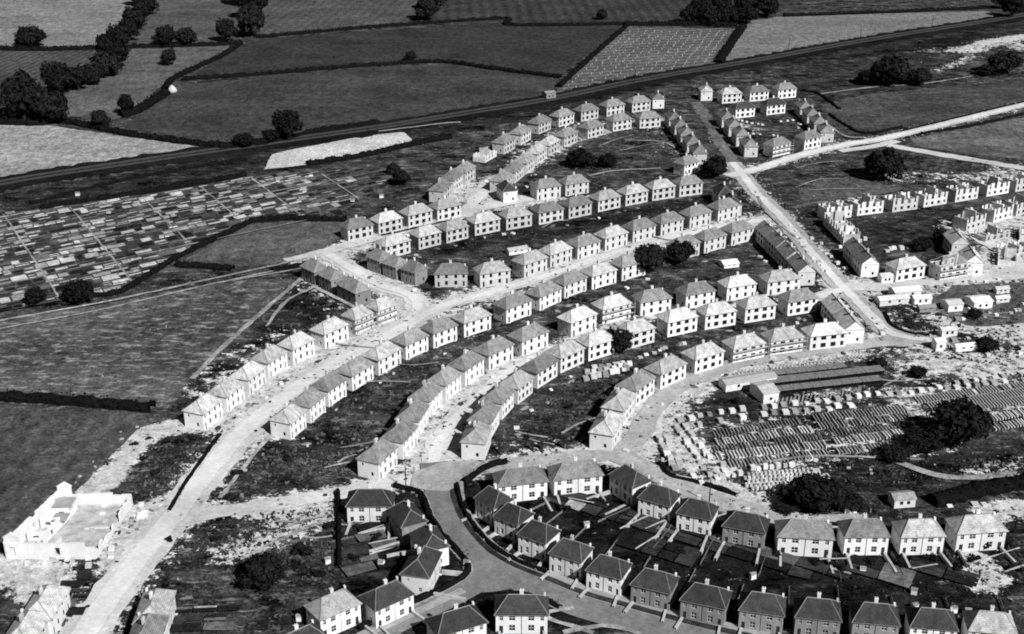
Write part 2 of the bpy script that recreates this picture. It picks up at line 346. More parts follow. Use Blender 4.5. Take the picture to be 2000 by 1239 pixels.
# ---- pale dug ground along the new streets, brushes given as photograph lines: (points, half width in m, strength)
SP = [
 ([(170,1239),(250,1120),(340,1010),(400,930),(490,830),(600,745),(700,690),(790,640)], 8, .5),
 ([(800,630),(900,590),(1050,545),(1200,490),(1330,470),(1480,430)], 8, .5),
 ([(330,1010),(420,1000),(560,980),(700,955),(800,940),(860,930)], 5, .5),
 ([(850,930),(850,880),(880,830),(950,765),(1010,720),(1100,680),(1250,640)], 8, .5),
 ([(1210,890),(1250,850),(1290,790),(1350,740),(1430,715),(1560,690),(1700,672),(1820,665)], 9, .5),
 ([(870,930),(940,915),(1040,900),(1130,890),(1215,890)], 5, .5),
 ([(1440,330),(1480,380),(1530,430),(1590,500),(1640,550),(1700,610),(1740,650)], 7, .45),
 ([(1440,340),(1560,305),(1660,280),(1750,265),(2000,205)], 6, .45),
 ([(1650,560),(1740,560),(1850,550),(2000,538)], 8, .6),
 ([(600,505),(700,478),(760,460),(880,425),(960,400),(1060,385)], 7, .6),
 ([(640,500),(700,540),(780,570),(820,600)], 7, .7),
 ([(1000,400),(940,385),(895,370)], 9, .6),
 ([(1290,235),(1200,250),(1130,268),(1080,290),(1010,335),(960,360),(920,385)], 6, .5),
 ([(395,825),(450,790),(540,735),(640,685),(740,625),(800,600)], 7, .6),
 ([(335,835),(280,850),(235,905),(180,960)], 4.5, .85),
 ([(1900,540),(1960,500),(1940,465),(1890,450),(1860,440)], 7, .6),
 ([(1980,430),(1930,455)], 9, .6), ([(1950,500),(2000,480)], 8, .5),
 ([(0,1115),(60,1110),(90,1150)], 7, .8), ([(220,1010),(320,1000),(240,1080)], 6, .9),
 ([(500,1000),(640,990),(560,1045),(480,1075)], 5, .45), ([(430,1080),(560,1030),(660,1010)], 5, .42),
 ([(1400,955),(1450,975),(1500,985)], 4.5, .9), ([(1940,1000),(2000,993)], 5, .8),
 ([(1990,905),(1900,925),(1960,915)], 3.5, .5), ([(1300,150+90),(1280,260),(1330,300)], 5, .25),
 ([(1880,100),(1960,80),(2000,95)], 9, .5), ([(1930,85),(2000,72)], 7, .75), ([(1830,140),(1900,110)], 4, .5), ([(1800,100),(1900,95)], 8, .3), ([(1720,400-5),(1600,370),(1660,355)], 8, .35),
 ([(1750,345),(1900,350),(1990,330)], 8, .42), ([(1440,735),(1500,720),(1640,695)], 6, .35), ([(1400,880),(1500,865),(1760,840)], 15, .42), ([(1500,770),(1720,750)], 10, .3), ([(1830,790),(2000,775)], 12, .4), ([(1320,860),(1380,930)], 6, .4),
 ([(1800,725),(1900,720),(2000,712)], 9, .45), ([(1850,610),(1990,640)], 14, .5), ([(1900,635),(2000,640)], 8, .75), ([(1890,580),(2000,575)], 10, .35), ([(1840,700),(1990,690)], 9, .35),
 ([(1000,880),(1100,870),(1190,880)], 7, .25), ([(1925,1105),(1900,1135),(1940,1130)], 4, .75), ([(1890,1080),(1910,1090)], 2.5, .8), ([(520,860),(600,830),(640,880)], 8, .15), ([(1720,575),(1800,590)], 5, .5),
 ([(1440,245),(1480,258)], 8, .3), ([(1395,270),(1420,285)], 3, .5), ([(280,625),(310,620)], 8, .5), ([(150,730),(230,720)], 5, .25),
 ([(560,640),(540,655)], 4, .3), ([(420,720),(480,690)], 7, .35), ([(380,760),(420,745)], 6, .4),
]
TONE = [   # polygons where the ground cover itself is darker (thick grass) or thinner
 ([(660,965),(940,940),(1010,900),(1200,900),(1520,1010),(2000,1000),(2000,1239),(740,1239),(580,1239),(660,1140)], .3),
 ([(800,480),(1480,360),(1480,395),(1000,480),(850,505)], .5),
 ([(580,545),(720,590),(500,690),(440,730)], .45),
 ([(1560,760),(1760,880),(2000,860),(2000,940),(1620,990),(1500,960)], .55),
 ([(600,330),(1060,230),(1380,150),(1700,110),(2000,80),(2000,30),(0,380),(0,420)], .55),
 ([(1560,180),(1680,250),(1860,240),(1900,60),(1500,140)], .7),
 ([(1650,440),(1880,400),(1880,500),(1720,490)], .6),
 ([(1590,545),(1640,640),(1500,625),(1180,660),(1180,640)], .6),
 ([(1270,880),(1330,790),(1450,730),(1480,800),(1340,830)], .6),
 ([(1040,800),(1190,740),(1100,860),(1000,870)], .8),
 ([(1730,640),(1760,570),(1900,580),(1880,660)], .5),
]
def build_ground():
    xs = np.concatenate([[-9000, -4000, -1800, -900, -640], np.arange(-460, 461, 2.0), [640, 900, 1800, 4000, 9000]])
    ys = np.concatenate([[-3000, -500, 60], np.arange(196, 700, 2.0), np.arange(700, 1160, 3.0), [1300, 1700, 2600, 5000, 12000]])
    X, Y = np.meshgrid(xs, ys); P = np.stack([X.ravel(), Y.ravel()], 1); n = len(P)
    def seg(P, a, b):
        a, b = np.array(a), np.array(b); d = b-a; L = max((d*d).sum(), 1e-6)
        t = np.clip(((P-a)@d)/L, 0, 1); return np.hypot(*(P-(a+t[:, None]*d)).T)
    ss = lambda x: np.clip(x, 0, 1)**2*(3-2*np.clip(x, 0, 1))
    sp = np.zeros(n)
    for pts, hw, st in SP:
        Q = Gs(pts); d = np.full(n, 1e9)
        for a, b in zip(Q[:-1], Q[1:]): d = np.minimum(d, seg(P, a, b))
        sp = 1-(1-sp)*(1-st*ss(1-(d-hw*0.5)/(hw*1.1)))
    for x, y, r, st in spoil_spots:
        d = np.hypot(P[:, 0]-x, P[:, 1]-y); sp = 1-(1-sp)*(1-st*ss(1-(d-r*.4)/(r*.9)))
    tn = np.ones(n)
    for pts, k in TONE:
        Q = np.array(Gs(pts)); d = np.full(n, 1e9); ins = np.zeros(n, bool); j = len(Q)-1
        for i in range(len(Q)):
            d = np.minimum(d, seg(P, Q[i], Q[j]))
            (xi, yi), (xj, yj) = Q[i], Q[j]
            if yi != yj: ins ^= ((yi > P[:, 1]) != (yj > P[:, 1])) & (P[:, 0] < (xj-xi)*(P[:, 1]-yi)/(yj-yi)+xi)
            j = i
        sd = np.where(ins, d, -d); tn *= 1-(1-k)*ss((sd+3)/8)
    nx, ny = len(xs), len(ys)
    z = np.zeros(n)
    I = np.arange(nx*ny).reshape(ny, nx); q = np.stack([I[:-1, :-1], I[:-1, 1:], I[1:, 1:], I[1:, :-1]], -1).reshape(-1, 4)
    me = bpy.data.meshes.new('ground'); me.vertices.add(n); me.loops.add(q.size); me.polygons.add(len(q))
    me.vertices.foreach_set('co', np.stack([P[:, 0], P[:, 1], z], 1).astype(np.float32).ravel())
    me.loops.foreach_set('vertex_index', q.astype(np.int32).ravel())
    me.polygons.foreach_set('loop_start', np.arange(0, q.size, 4, dtype=np.int32))
    me.update(calc_edges=True); me.validate()
    for nm, v in (('spoil', sp), ('tone', tn)):
        a = me.attributes.new(nm, 'FLOAT', 'POINT'); a.data.foreach_set('value', v.astype(np.float32))
    me.materials.append(ground_mat())
    o = bpy.data.objects.new('ground', me); C.objects.link(o); tag(o, kind='structure')
build_ground()

# ------------------------------------------------------------------ flat sheets: fields, roads, paths
ZL = [0.02]
def nextz(): ZL[0] += 0.006; return ZL[0]
def sheet(name, px, mat, jit=0.5, step=4.0, world=False):
    Q = px if world else Gs(px); Q = list(Q)+[Q[0]]; R = resample(Q, step)[:-1]; z = nextz()
    mb = MB(); mb.poly([(p[0]+random.uniform(-jit, jit), p[1]+random.uniform(-jit, jit), z) for p in R])
    me = mb.mesh(name, mat)
    import bmesh
    bm = bmesh.new(); bm.from_mesh(me); bmesh.ops.triangulate(bm, faces=bm.faces[:]); 
    if sum(f.normal.z for f in bm.faces) < 0: bmesh.ops.reverse_faces(bm, faces=bm.faces[:])
    bm.to_mesh(me); bm.free()
    o = bpy.data.objects.new(name, me); C.objects.link(o); return tag(o, kind='structure')
def normals(R):
    out = []
    for i in range(len(R)):
        a, b = R[max(0, i-1)], R[min(len(R)-1, i+1)]; d = np.array(b)-np.array(a); d = d/max(np.linalg.norm(d), 1e-6); out.append(np.array((-d[1], d[0])))
    return out
def ribbon(name, px, off0, off1, mat, jit=0.0, z=None, h=0.0, step=3.0, world=False, kind='structure', mb=None, ends=None):
    Q = px if world else Gs(px); R = resample(smooth(Q, 6), step); Nn = normals(R); z = nextz() if z is None else z
    own = mb is None; mb = mb or MB(); prev = None
    for i, (p, n) in enumerate(zip(R, Nn)):
        j0, j1 = random.uniform(-jit, jit), random.uniform(-jit, jit)
        a, b = p+n*(off0+j0), p+n*(off1+j1)
        if prev is not None:
            pa, pb = prev
            mb.poly([(pb[0], pb[1], z+h), (pa[0], pa[1], z+h), (a[0], a[1], z+h), (b[0], b[1], z+h)][::-1] if off0 < off1 else [(pb[0], pb[1], z+h), (pa[0], pa[1], z+h), (a[0], a[1], z+h), (b[0], b[1], z+h)])
            if h:
                for u, v in ((pa, a), (b, pb)): mb.poly([(u[0], u[1], 0), (v[0], v[1], 0), (v[0], v[1], z+h), (u[0], u[1], z+h)])
        prev = (a, b)
    if own: return tag(mb.obj(name, mat), kind=kind)
FIELDS = [
 ([(-160,-60),(300,-60),(262,-20),(268,10),(230,60),(195,90),(-160,92)], .19, .35, 0, None),
 ([(-160,102),(190,99),(175,140),(120,165),(60,200),(-160,205)], .065, .3, 0, (0.15, 5, .25)),
 ([(300,-60),(470,-60),(490,20),(470,60),(440,84),(262,92),(290,40)], .08, .4, 0, None),
 ([(258,97),(455,90),(325,160),(235,232),(128,228),(115,182),(165,160),(225,140)], .10, .45, 0, None),
 ([(365,154),(475,86),(500,77),(990,43),(1218,50),(1095,148),(870,119),(700,127)], .038, .35, 0, None),
 ([(335,168),(700,133),(870,126),(1095,156),(1065,185),(740,238),(520,282),(390,280),(238,250),(318,188)], .05, .4, 0, None),
 ([(-160,243),(100,246),(250,268),(430,292),(300,318),(-160,385)], .27, .35, 0, None),
 ([(512,-60),(850,-60),(815,30),(800,42),(508,70)], .075, .35, 0, (0.1, 7, .12)),
 ([(870,-60),(1620,-60),(1530,20),(1440,44),(990,45),(985,36),(838,42)], .042, .35, 0, (-0.05, 9, .18)),
 ([(1226,54),(1443,56),(1398,125),(1085,184),(1100,160)], .105, .3, 0, (1.25, 8, .3)),
 ([(1460,42),(1530,32),(1930,22),(1948,32),(1940,38),(1410,124)], .16, .25, 0, None),
 ([(517,331),(530,301),(700,268),(790,258),(806,275),(640,318)], .48, .22, 0, None),
 ([(485,440),(560,432),(676,434),(672,462),(600,500),(520,520),(350,522),(345,516)], .09, .45, .5, None),
 ([(-160,650),(200,596),(420,552),(578,545),(500,620),(420,700),(370,745),(330,800),(-160,778)], .068, .6, 1.5, (0.05, 9, .08)),
 ([(-160,792),(300,808),(240,870),(165,945),(60,1030),(0,1080),(-160,1090)], .07, .5, .5, (0.1, 6, .12)),
 ([(1690,185),(2060,150),(2060,200),(1860,240),(1690,258),(1640,250),(1605,205)], .06, .5, .7, None),
 ([(1780,272),(2060,218),(2060,320),(2000,312),(1880,300),(1790,286)], .11, .55, .5, None),
 ([(1560,375),(1600,352),(1660,345),(1770,370),(1700,385),(1560,392)], .08, .5, .8, None),
 ([(1860,560),(2060,545),(2060,625),(1900,640),(1800,600)], .09, .5, .6, None),
]
for i, (pl, g, con, patch, rows) in enumerate(FIELDS):
    if patch and g < .2: m = field_mat('pasture', g, con*1.2, patch, rows=rows, gr=1.3)
    else: m = field_mat('crop', g, con*1.15, patch, rows=rows, gr=1.25)
    sheet('field', pl, m)

# railway: bank, ballast, rails
RW = [(-160,398),(0,357),(250,318),(500,282),(740,248),(900,222),(1080,192),(1250,156),(1450,122),(1700,77),(1960,36),(2060,15)]
ribbon('railway_bank', RW, -14, 9, M_bank, 2.2); ribbon('railway_bed', RW, -4.5, 3.3, M_ballast, 0.5)
for k in (-4.1, -2.6, 1.2, 2.7): ribbon('railway_rail', RW, k-0.09, k+0.09, M_rail, h=0.12, step=12)

ROADS = [  # (points, half width, material, jitter)
 ([(150,1260),(250,1120),(340,1010),(400,930),(490,830),(600,745),(700,690),(800,636)], 5.2, M_road, .5),
 ([(790,640),(812,610),(806,580),(740,557),(690,528),(640,498)], 4.0, M_road, .6),
 ([(790,640),(860,600),(930,580),(1000,560),(1090,532),(1200,496),(1290,470),(1400,446),(1500,428)], 3.6, M_road, .4),
 ([(330,1012),(420,1002),(560,982),(700,957),(800,940),(870,928)], 3.0, M_road, .4),
 ([(848,935),(850,880),(880,830),(950,765),(1015,718),(1100,685),(1250,640),(1400,608),(1560,590),(1650,565)], 3.1, M_road, .4),
 ([(1205,892),(1240,862),(1265,815),(1310,765),(1370,735),(1450,708),(1560,690),(1700,672),(1790,664)], 3.3, M_road2, .4),
 ([(870,930),(940,917),(1040,903),(1130,893),(1215,890)], 3.0, M_road2, .4),
 ([(1205,890),(1240,905),(1290,932),(1370,967),(1440,990),(1520,1010),(1600,1022),(1700,1018)], 3.6, M_road2, .2),
 ([(1358,200),(1385,240),(1410,285),(1440,330)], 3.0, field_mat('trodden_ground', .12, .6), 1.0),
 ([(1430,318),(1445,336),(1480,380),(1530,430),(1590,500),(1640,555),(1700,615),(1740,652),(1830,668)], 4.2, M_road2, .4),
 ([(1420,345),(1500,325),(1560,305),(1660,282),(1750,266),(2080,186)], 3.4, M_road, .3),
 ([(1640,296),(1700,288),(1752,276)], 2.6, M_road, .3),
 ([(1735,285),(1850,305),(2000,330),(2080,345)], 3.4, M_road, .6),
 ([(1645,560),(1740,562),(1850,550),(2080,532)], 3.8, M_road, .6),
 ([(560,512),(620,497),(700,474),(760,458),(860,432),(940,408),(1060,384)], 3.2, M_road, .4),
 ([(905,425),(925,395),(960,365),(1010,325),(1060,292),(1130,262),(1210,248),(1290,238)], 2.8, M_road, .4),
 ([(1960,545),(1985,520),(1960,492),(1920,470),(1900,440)], 3.5, M_road, .8),
]
for px, hw, m, j in ROADS: ribbon('road', px, -hw, hw, m, j)
M_dust = field_mat('dusty_road', 0.60, 0.25, stretch=(1, 1, 1), bump=0.02, gr=.3)
for px, k0, k1 in ((ROADS[0][0], -2.6, 2.9), (ROADS[2][0], -1.8, 1.6), (ROADS[10][0], -1.6, 1.8), (ROADS[4][0], -1.7, 1.7), (ROADS[1][0], -2, 1.8), (ROADS[9][0], -1.8, 1.7)):
    ribbon('road', px, k0, k1, M_dust, .35, step=2.5)
R7 = [(848,905),(856,945),(868,1000),(895,1045),(935,1090),(985,1122),(1050,1152),(1131,1186),(1230,1214),(1340,1243),(1450,1268)]
R8 = [(990,1118),(945,1135),(880,1170),(800,1207),(730,1245),(690,1265)]
ribbon('road', R7, -3.8, 3.8, M_tar); ribbon('road', R8, -3.2, 3.2, M_tar)
RL = R7[1:]                                  # the finished road: kerb, verge and pavement on its outer side
z0 = nextz(); z1 = nextz()
OUT = [(878,938),(882,980),(905,1028),(950,1078),(1004,1110),(1066,1134),(1140,1164),(1240,1192),(1350,1222),(1500,1256)]
ribbon('kerb', OUT, -0.15, 0.05, M_kerb, h=0.11, z=0.02); ribbon('verge', OUT, 0.05, 1.5, M_verge, 0.15, z=z0)
ribbon('pavement', OUT, 1.5, 3.5, M_pave, z=z1, h=0.06)
INN = [(790,1196),(870,1158),(915,1130),(926,1108),(905,1085),(872,1045),(848,1005),(832,965),(800,952)]
ribbon('kerb', INN, -0.1, 0.1, M_kerb, h=0.11, z=0.021); ribbon('pavement', INN, 0.1, 1.9, M_pave, z=nextz(), h=0.06)
ribbon('pavement', [(700,1245),(760,1222),(830,1190),(905,1155)], -1, 1, M_pave, z=nextz(), h=.05)
ribbon('pavement', [(1250,905),(1330,958),(1400,985),(1470,1000)], -3.2, -1.8, M_pave, z=nextz(), h=.05)
sheet('road', [(905,1095),(1000,1120),(1010,1150),(960,1160),(900,1160)], M_tar, 0.1)
sheet('road', [(800,955),(810,925),(860,905),(930,900),(960,912),(905,945),(880,960),(850,962)], M_road2, 0.3)
for px, hw, m in [([(-60,640),(0,628),(200,592),(420,545),(600,506)], .7, M_track), ([(-60,662),(0,644),(200,606),(420,555),(590,520)], .5, M_track),
                  ([(375,742),(430,685),(500,622),(560,570),(596,540)], .9, M_track), ([(395,560),(480,545),(600,524)], .5, M_track),
                  ([(610,560),(690,600),(730,628)], .9, M_track), ([(430,975),(500,885),(530,850)], .6, M_track), ([(470,1095),(560,1050),(660,1010)], .5, M_track),
                  ([(1600,185),(1700,172),(1800,165),(1900,150)], .8, M_track), ([(1290,330),(1200,335),(1150,345)], .8, M_track), ([(1220,275),(1290,278),(1320,290)], .8, M_track),
                  ([(1560,195),(1640,262),(1690,270)], .8, M_track), ([(740,258),(860,243),(900,240)], .9, M_track), ([(620,560),(560,590),(520,640)], .6, M_track),
                  ([(1490,905),(1600,893),(1800,900)], .5, M_track), ([(1740,900),(1850,935),(1990,928)], 1.2, M_track), ([(1120,1190),(1060,1205),(1160,1239)], .6, M_track),
                  ([(1100,1239),(1190,1225),(1300,1260)], .7, M_track), ([(1480,385),(1500,420),(1560,470)], .5, M_track), ([(600,535),(650,560),(760,600)], .8, M_track)]:
    ribbon('path', px, -hw, hw, m, 0.25)

rut_r = random.Random(17)
for (x0, y0, x1, y1), n_ in (((560,860,700,930), 4), ((680,700,780,790), 2), ((1000,800,1120,860), 3), ((430,1000,640,1060), 4), ((1500,330,1700,390), 4), ((1000,440,1300,470), 2), ((1760,590,1960,650), 5), ((1120,280,1280,320), 2), ((1300,600,1560,625), 2), ((1230,690,1420,715), 2), ((640,660,760,700), 2), ((1700,730,1960,760), 3)):
    for _ in range(n_):
        ax, ay = rut_r.uniform(x0, x1), rut_r.uniform(y0, y1); L = rut_r.uniform(40, 110); a_ = rut_r.uniform(-.5, .3)
        ribbon('path', [(ax, ay), (ax+L*.5, ay+L*.5*a_+rut_r.uniform(-5, 5)), (ax+L, ay+L*a_*.7)], -.35, .35, M_track, .2)

# ------------------------------------------------------------------ house builders
DD, EAVE, RISE, W0 = 6.3, 5.2, 2.7, 12.4
def panel(mb, p0, u, L, Hh, holes, m=0, th=0.22, solid=False, zb=0.0):
    n = (u[1], -u[0]); xs = sorted({0, L, *[h[0] for h in holes], *[h[1] for h in holes]}); zs = sorted({zb, Hh, *[h[2] for h in holes], *[h[3] for h in holes]})
    def at(x, z, d=0): return (p0[0]+u[0]*x-n[0]*d, p0[1]+u[1]*x-n[1]*d, z)
    for i in range(len(xs)-1):
        for j in range(len(zs)-1):
            xm, zm = (xs[i]+xs[i+1])/2, (zs[j]+zs[j+1])/2
            if any(h[0] < xm < h[1] and h[2] < zm < h[3] for h in holes): continue
            if solid:
                c = at(xm, zm, th/2); mb.box(c, (xs[i+1]-xs[i], th, zs[j+1]-zs[j]), m, math.atan2(u[1], u[0]))
            else: mb.poly([at(xs[i], zs[j]), at(xs[i+1], zs[j]), at(xs[i+1], zs[j+1]), at(xs[i], zs[j+1])], m)
    if not solid:
        for a, b, c, d in holes:
            mb.poly([at(a, c), at(a, c, th), at(a, d, th), at(a, d)], m); mb.poly([at(b, c), at(b, d), at(b, d, th), at(b, c, th)], m)
            mb.poly([at(a, c), at(b, c), at(b, c, th), at(a, c, th)], m); mb.poly([at(a, d), at(a, d, th), at(b, d, th), at(b, d)], m)
def window(parent, p0, u, h, framed, name='window'):
    n = (u[1], -u[0]); mb = MB(); a, b, c, d = h; rz = math.atan2(u[1], u[0]); e = 0.19
    P = lambda x, z, q: (p0[0]+u[0]*x-n[0]*q, p0[1]+u[1]*x-n[1]*q, z)
    mb.box(P((a+b)/2, (c+d)/2, e+.03), (b-a, .04, d-c), 0, rz)
    if framed:
        t = .08
        for x in (a+t/2, (a+b)/2, b-t/2): mb.box(P(x, (c+d)/2, e-.03), (t, .06, d-c), 1, rz)
        for z in (c+t/2, (c+d)/2, d-t/2): mb.box(P((a+b)/2, z, e-.035), (b-a-2*t, .05, t), 1, rz)
    part(mb, name, [M_glass if framed else M_hole, M_frame], parent)
def door(parent, p0, u, h):
    n = (u[1], -u[0]); mb = MB(); a, b, c, d = h; rz = math.atan2(u[1], u[0])
    mb.box((p0[0]+u[0]*(a+b)/2-n[0]*.17, p0[1]+u[1]*(a+b)/2-n[1]*.17, (c+d)/2), (b-a, .05, d-c), 0, rz)
    mb.box((p0[0]+u[0]*(a+b)/2+n[0]*.25, p0[1]+u[1]*(a+b)/2+n[1]*.25, c+.05), (b-a+.3, .5, .1), 1, rz)
    part(mb, 'door', [M_door, M_conc], parent)
def hip_roof(parent, gable=False, battens=False):
    mb = MB(); o = .42; x, y = W0/2+(0.2 if gable else o), DD/2+o; e = EAVE-.12; r = EAVE+RISE; rx = x if gable else W0/2-DD/2*.92
    A = [(-x, -y, e), (x, -y, e), (x, y, e), (-x, y, e)]; B = [(-rx, 0, r), (rx, 0, r)]
    if battens:
        for s in (-1, 1):
            for k in range(22):
                xx = -x+.3+k*(2*x-.6)/21; lim = min(1, max(0.05, (x-abs(xx))/(x-rx)))
                mb.tube((xx, s*y, e+.1), (xx, s*y*(1-lim), e+.1+(r-e)*lim), .07, .07, 4)
            for k in range(9):
                f = (k+.5)/9; xx = x-(x-rx)*f; mb.tube((-xx, s*y*(1-f), e+.2+(r-e)*f), (xx, s*y*(1-f), e+.2+(r-e)*f), .09, .09, 4)
        part(mb, 'roof_battens', M_timber, parent); return
    for q in ([A[0], A[1], B[1], B[0]], [A[2], A[3], B[0], B[1]]): mb.poly(q)
    if not gable: mb.poly([A[1], A[2], B[1]]); mb.poly([A[3], A[0], B[0]])
    lo = [(p[0], p[1], p[2]-.14) for p in A]
    mb.poly(lo[::-1], 1)
    for i in range(4):
        if gable and i in (1, 3): continue
        mb.poly([lo[i], lo[(i+1) % 4], A[(i+1) % 4], A[i]], 1)
    mb.tube((-rx, 0, r+.02), (rx, 0, r+.02), .13, .13, 5, 1)
    if not gable:
        for a, b in ((A[0], B[0]), (A[3], B[0]), (A[1], B[1]), (A[2], B[1])): mb.tube(a, b, .1, .1, 4, 1)
    part(mb, 'roof', [ROOF[1], M_ridge], parent)
def make_house(kind):
    root = empty('proto_'+kind, link=False); KIDS[root.name] = []
    hw, hd = W0/2, DD/2; framed = kind == 'old'; gab = kind == 'gable'
    up = (3.35, 4.85); lo = (0.75, 2.35); dr = (0.05, 2.1)
    if kind in ('eight', 'gable', 'batten'):
        F_ = [(c-s/2, c+s/2, *z) for c, s in ((1.5, 1.1), (4.5, 1.8), (7.9, 1.8), (10.9, 1.1)) for z in (up, lo)]; D_ = []
    elif kind == 'door':
        F_ = [(c-s/2, c+s/2, *z) for c, s in ((1.4, .9), (4.4, 1.15), (8.0, 1.15), (11.0, .9)) for z in (up, lo) if not (c in (1.4, 11.0) and z is lo)]
        D_ = [(1.0, 1.8, *dr), (10.6, 11.4, *dr)]
    else:
        F_ = [(c-s/2, c+s/2, *z) for c, s in ((1.3, .9), (3.9, 1.5), (8.5, 1.5), (11.1, .9)) for z in (up, lo) if not (c in (1.3, 11.1) and z is lo)]
        D_ = [(.8, 1.75, *dr), (10.65, 11.6, *dr)]
    mb = MB(); f0 = (-hw, -hd); panel(mb, f0, (1, 0), W0, EAVE, F_+D_)
    b0 = (hw, hd); BK = [(c-.45, c+.45, *z) for c in (2, 5, 7.4, 10.4) for z in (up, lo)]; panel(mb, b0, (-1, 0), W0, EAVE, BK)
    e1, e2 = (hw, -hd), (-hw, hd); EN = [(1.2, 1.8, 3.4, 4.2), (3.9, 4.7, .95, 2.1)]
    panel(mb, e1, (0, 1), DD, EAVE, EN); panel(mb, e2, (0, -1), DD, EAVE, EN)
    if gab:
        for s in (-1, 1): mb.poly([(s*hw, -s*hd, EAVE), (s*hw, s*hd, EAVE), (s*hw, 0, EAVE+RISE-.15)])
    if framed: mb.box((0, -hd-.03, EAVE/2), (.12, .08, EAVE), 1)
    w_ = part(mb, 'wall', [WALL[0], M_door], root)
    for h in BK: window(root, b0, (-1, 0), h, framed)
    for h in F_: window(root, f0, (1, 0), h, framed)
    for h in D_: door(root, f0, (1, 0), h)
    for p, u in ((e1, (0, 1)), (e2, (0, -1))):
        for h in EN: window(root, p, u, h, framed)
    hip_roof(root, gab, kind == 'batten')
    mb = MB(); zt = EAVE+RISE; mb.box((0, .35, zt+.1), (.95, .65, 1.7)); mb.box((0, .35, zt+.99), (1.08, .78, .1))
    for s in (-.3, .3): mb.tube((s, .35, zt+1.04), (s, .35, zt+1.35), .12, .1, 6)
    part(mb, 'chimney', M_chim, root)
    mb = MB(); mb.box((hw-.6, hd-.6, 3.3), (.5, .5, 6.6)) if kind != 'gable' else mb.box((hw-1.5, hd-1.6, 5.8), (.6, .6, 2.2))
    if kind != 'gable': mb.v = [(x, y, max(z, 0)) for x, y, z in mb.v]
    part(mb, 'rear_chimney', M_chim, root)
    return root
PROTO = {k: make_house(k) for k in ('eight', 'door', 'old', 'gable', 'batten')}
for x, y, rz, wd, kind, rf, wl, lab, grp in PLACED:
    h = clone(PROTO[kind]); h.name = 'house'
    h.location = (x, y, 0); h.rotation_euler = (0, 0, rz+random.uniform(-.02, .02)); s = wd/W0; h.scale = (s, 1, random.uniform(.98, 1.03))
    tag(h, lab, 'house', grp)
    for c in h.children:
        nm = c.name.split('.')[0]
        if nm == 'roof':
            c.material_slots[0].link = 'OBJECT'; c.material_slots[0].material = ROOF[rf]
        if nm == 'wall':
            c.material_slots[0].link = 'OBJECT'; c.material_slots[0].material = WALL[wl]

# scaffolding: poles and planks standing before a few unfinished houses
def scaffold(label, h):
    x, y, rz, wd = h[:4]; mb = MB(); n_ = 6; L = wd+1.0
    for k in range(n_):
        xx = -L/2+k*L/(n_-1); mb.tube((xx, -DD/2-1.5, 0), (xx, -DD/2-1.5, random.uniform(5.6, 7.2)), .07, .06, 5); mb.tube((xx, -DD/2-.2, 4.0), (xx, -DD/2-1.7, 4.0), .05, .05, 4)
    root = empty('scaffold', (x, y, 0), rz); tag(root, label, 'scaffold'); mb.obj('pole', M_timber, root)
    for z in (2.1, 4.1): m2 = MB(); m2.box((0, -DD/2-1.05, z), (L, .8, .07)); m2.obj('plank', M_timber, root)
    for z in (2.2, 4.2, 5.3): m2 = MB(); m2.tube((-L/2-.4, -DD/2-1.55, z), (L/2+.4, -DD/2-1.55, z), .05, .05, 5); m2.obj('rail', M_timber, root)
for h in PLACED:
    for key_ in ('eighth from the lower left in the glaring', 'seventh from the lower left in the glaring', 'second from the left in the row beyond the white hut', 'seventh from the lower left around', 'sixth from the lower left around', 'first of the pair beside', 'bare roof battens'):
        if key_ in h[7]: scaffold('pole scaffold before the '+' '.join(h[7].split(', ')[-1:])[:70], h)

# roofless shells
def make_shell(seed, low=1.0):
    r = random.Random(seed); root = empty('proto_shell%d' % seed, link=False); KIDS[root.name] = []
    hw, hd = W0/2, DD/2
    F_ = [(c-s/2, c+s/2, *z) for c, s in ((1.5, .9), (4.5, 1.4), (7.9, 1.4), (10.9, .9)) for z in ((3.2, 4.5), (.8, 2.1))]
    mb = MB(); E = 4.5*low; F2 = [h for h in F_ if h[3] <= E+.01] if low < 1 else F_
    panel(mb, (-hw, -hd), (1, 0), W0, E, F2, 0, .28, True)
    cuts = [0, 1.05, 1.95, 3.8, 5.2, 7.2, 8.6, 10.45, 11.35, W0]
    for i in range(0, 9, 2):
        t = r.uniform(.25, 1.3); mb.box((-hw+(cuts[i]+cuts[i+1])/2, -hd+.14, E+t/2), (cuts[i+1]-cuts[i], .28, t))
    part(mb, 'front_wall', M_conc, root)
    mb = MB(); panel(mb, (hw, hd), (-1, 0), W0, E, F2, 0, .28, True)
    for i in range(0, 9, 2):
        t = r.uniform(.2, 1.6); mb.box((hw-(cuts[i]+cuts[i+1])/2, hd-.14, E+t/2), (cuts[i+1]-cuts[i], .28, t))
    part(mb, 'rear_wall', M_conc, root)
    for s in (-1, 1):
        mb = MB(); hh = E+r.uniform(-.6, .6); mb.box((s*(hw-.14), 0, hh/2), (.26, DD-.6, hh)); part(mb, 'end_wall', M_conc, root)
    for xx, top in ((0, r.uniform(.5, 3.4)), (-3.1, r.uniform(-1, .4)), (3.0, r.uniform(-1, .5))):
        mb = MB(); mb.box((xx, .2, (E+top)/2), (.3, DD-1.0, E+top)); mb.box((xx+.6, r.uniform(-1, 1), (E+top+.6)/2), (.85, .8, E+top+.6)); part(mb, 'party_wall', M_conc, root)
    mb = MB(); mb.box((0, 0, 2.5*low), (W0-.8, DD-.8, .15)); part(mb, 'floor', M_dkconc, root)
    return root
SH = [make_shell(i) for i in range(4)]; SHL = [make_shell(9, .55), make_shell(12, .5)]
n = 0
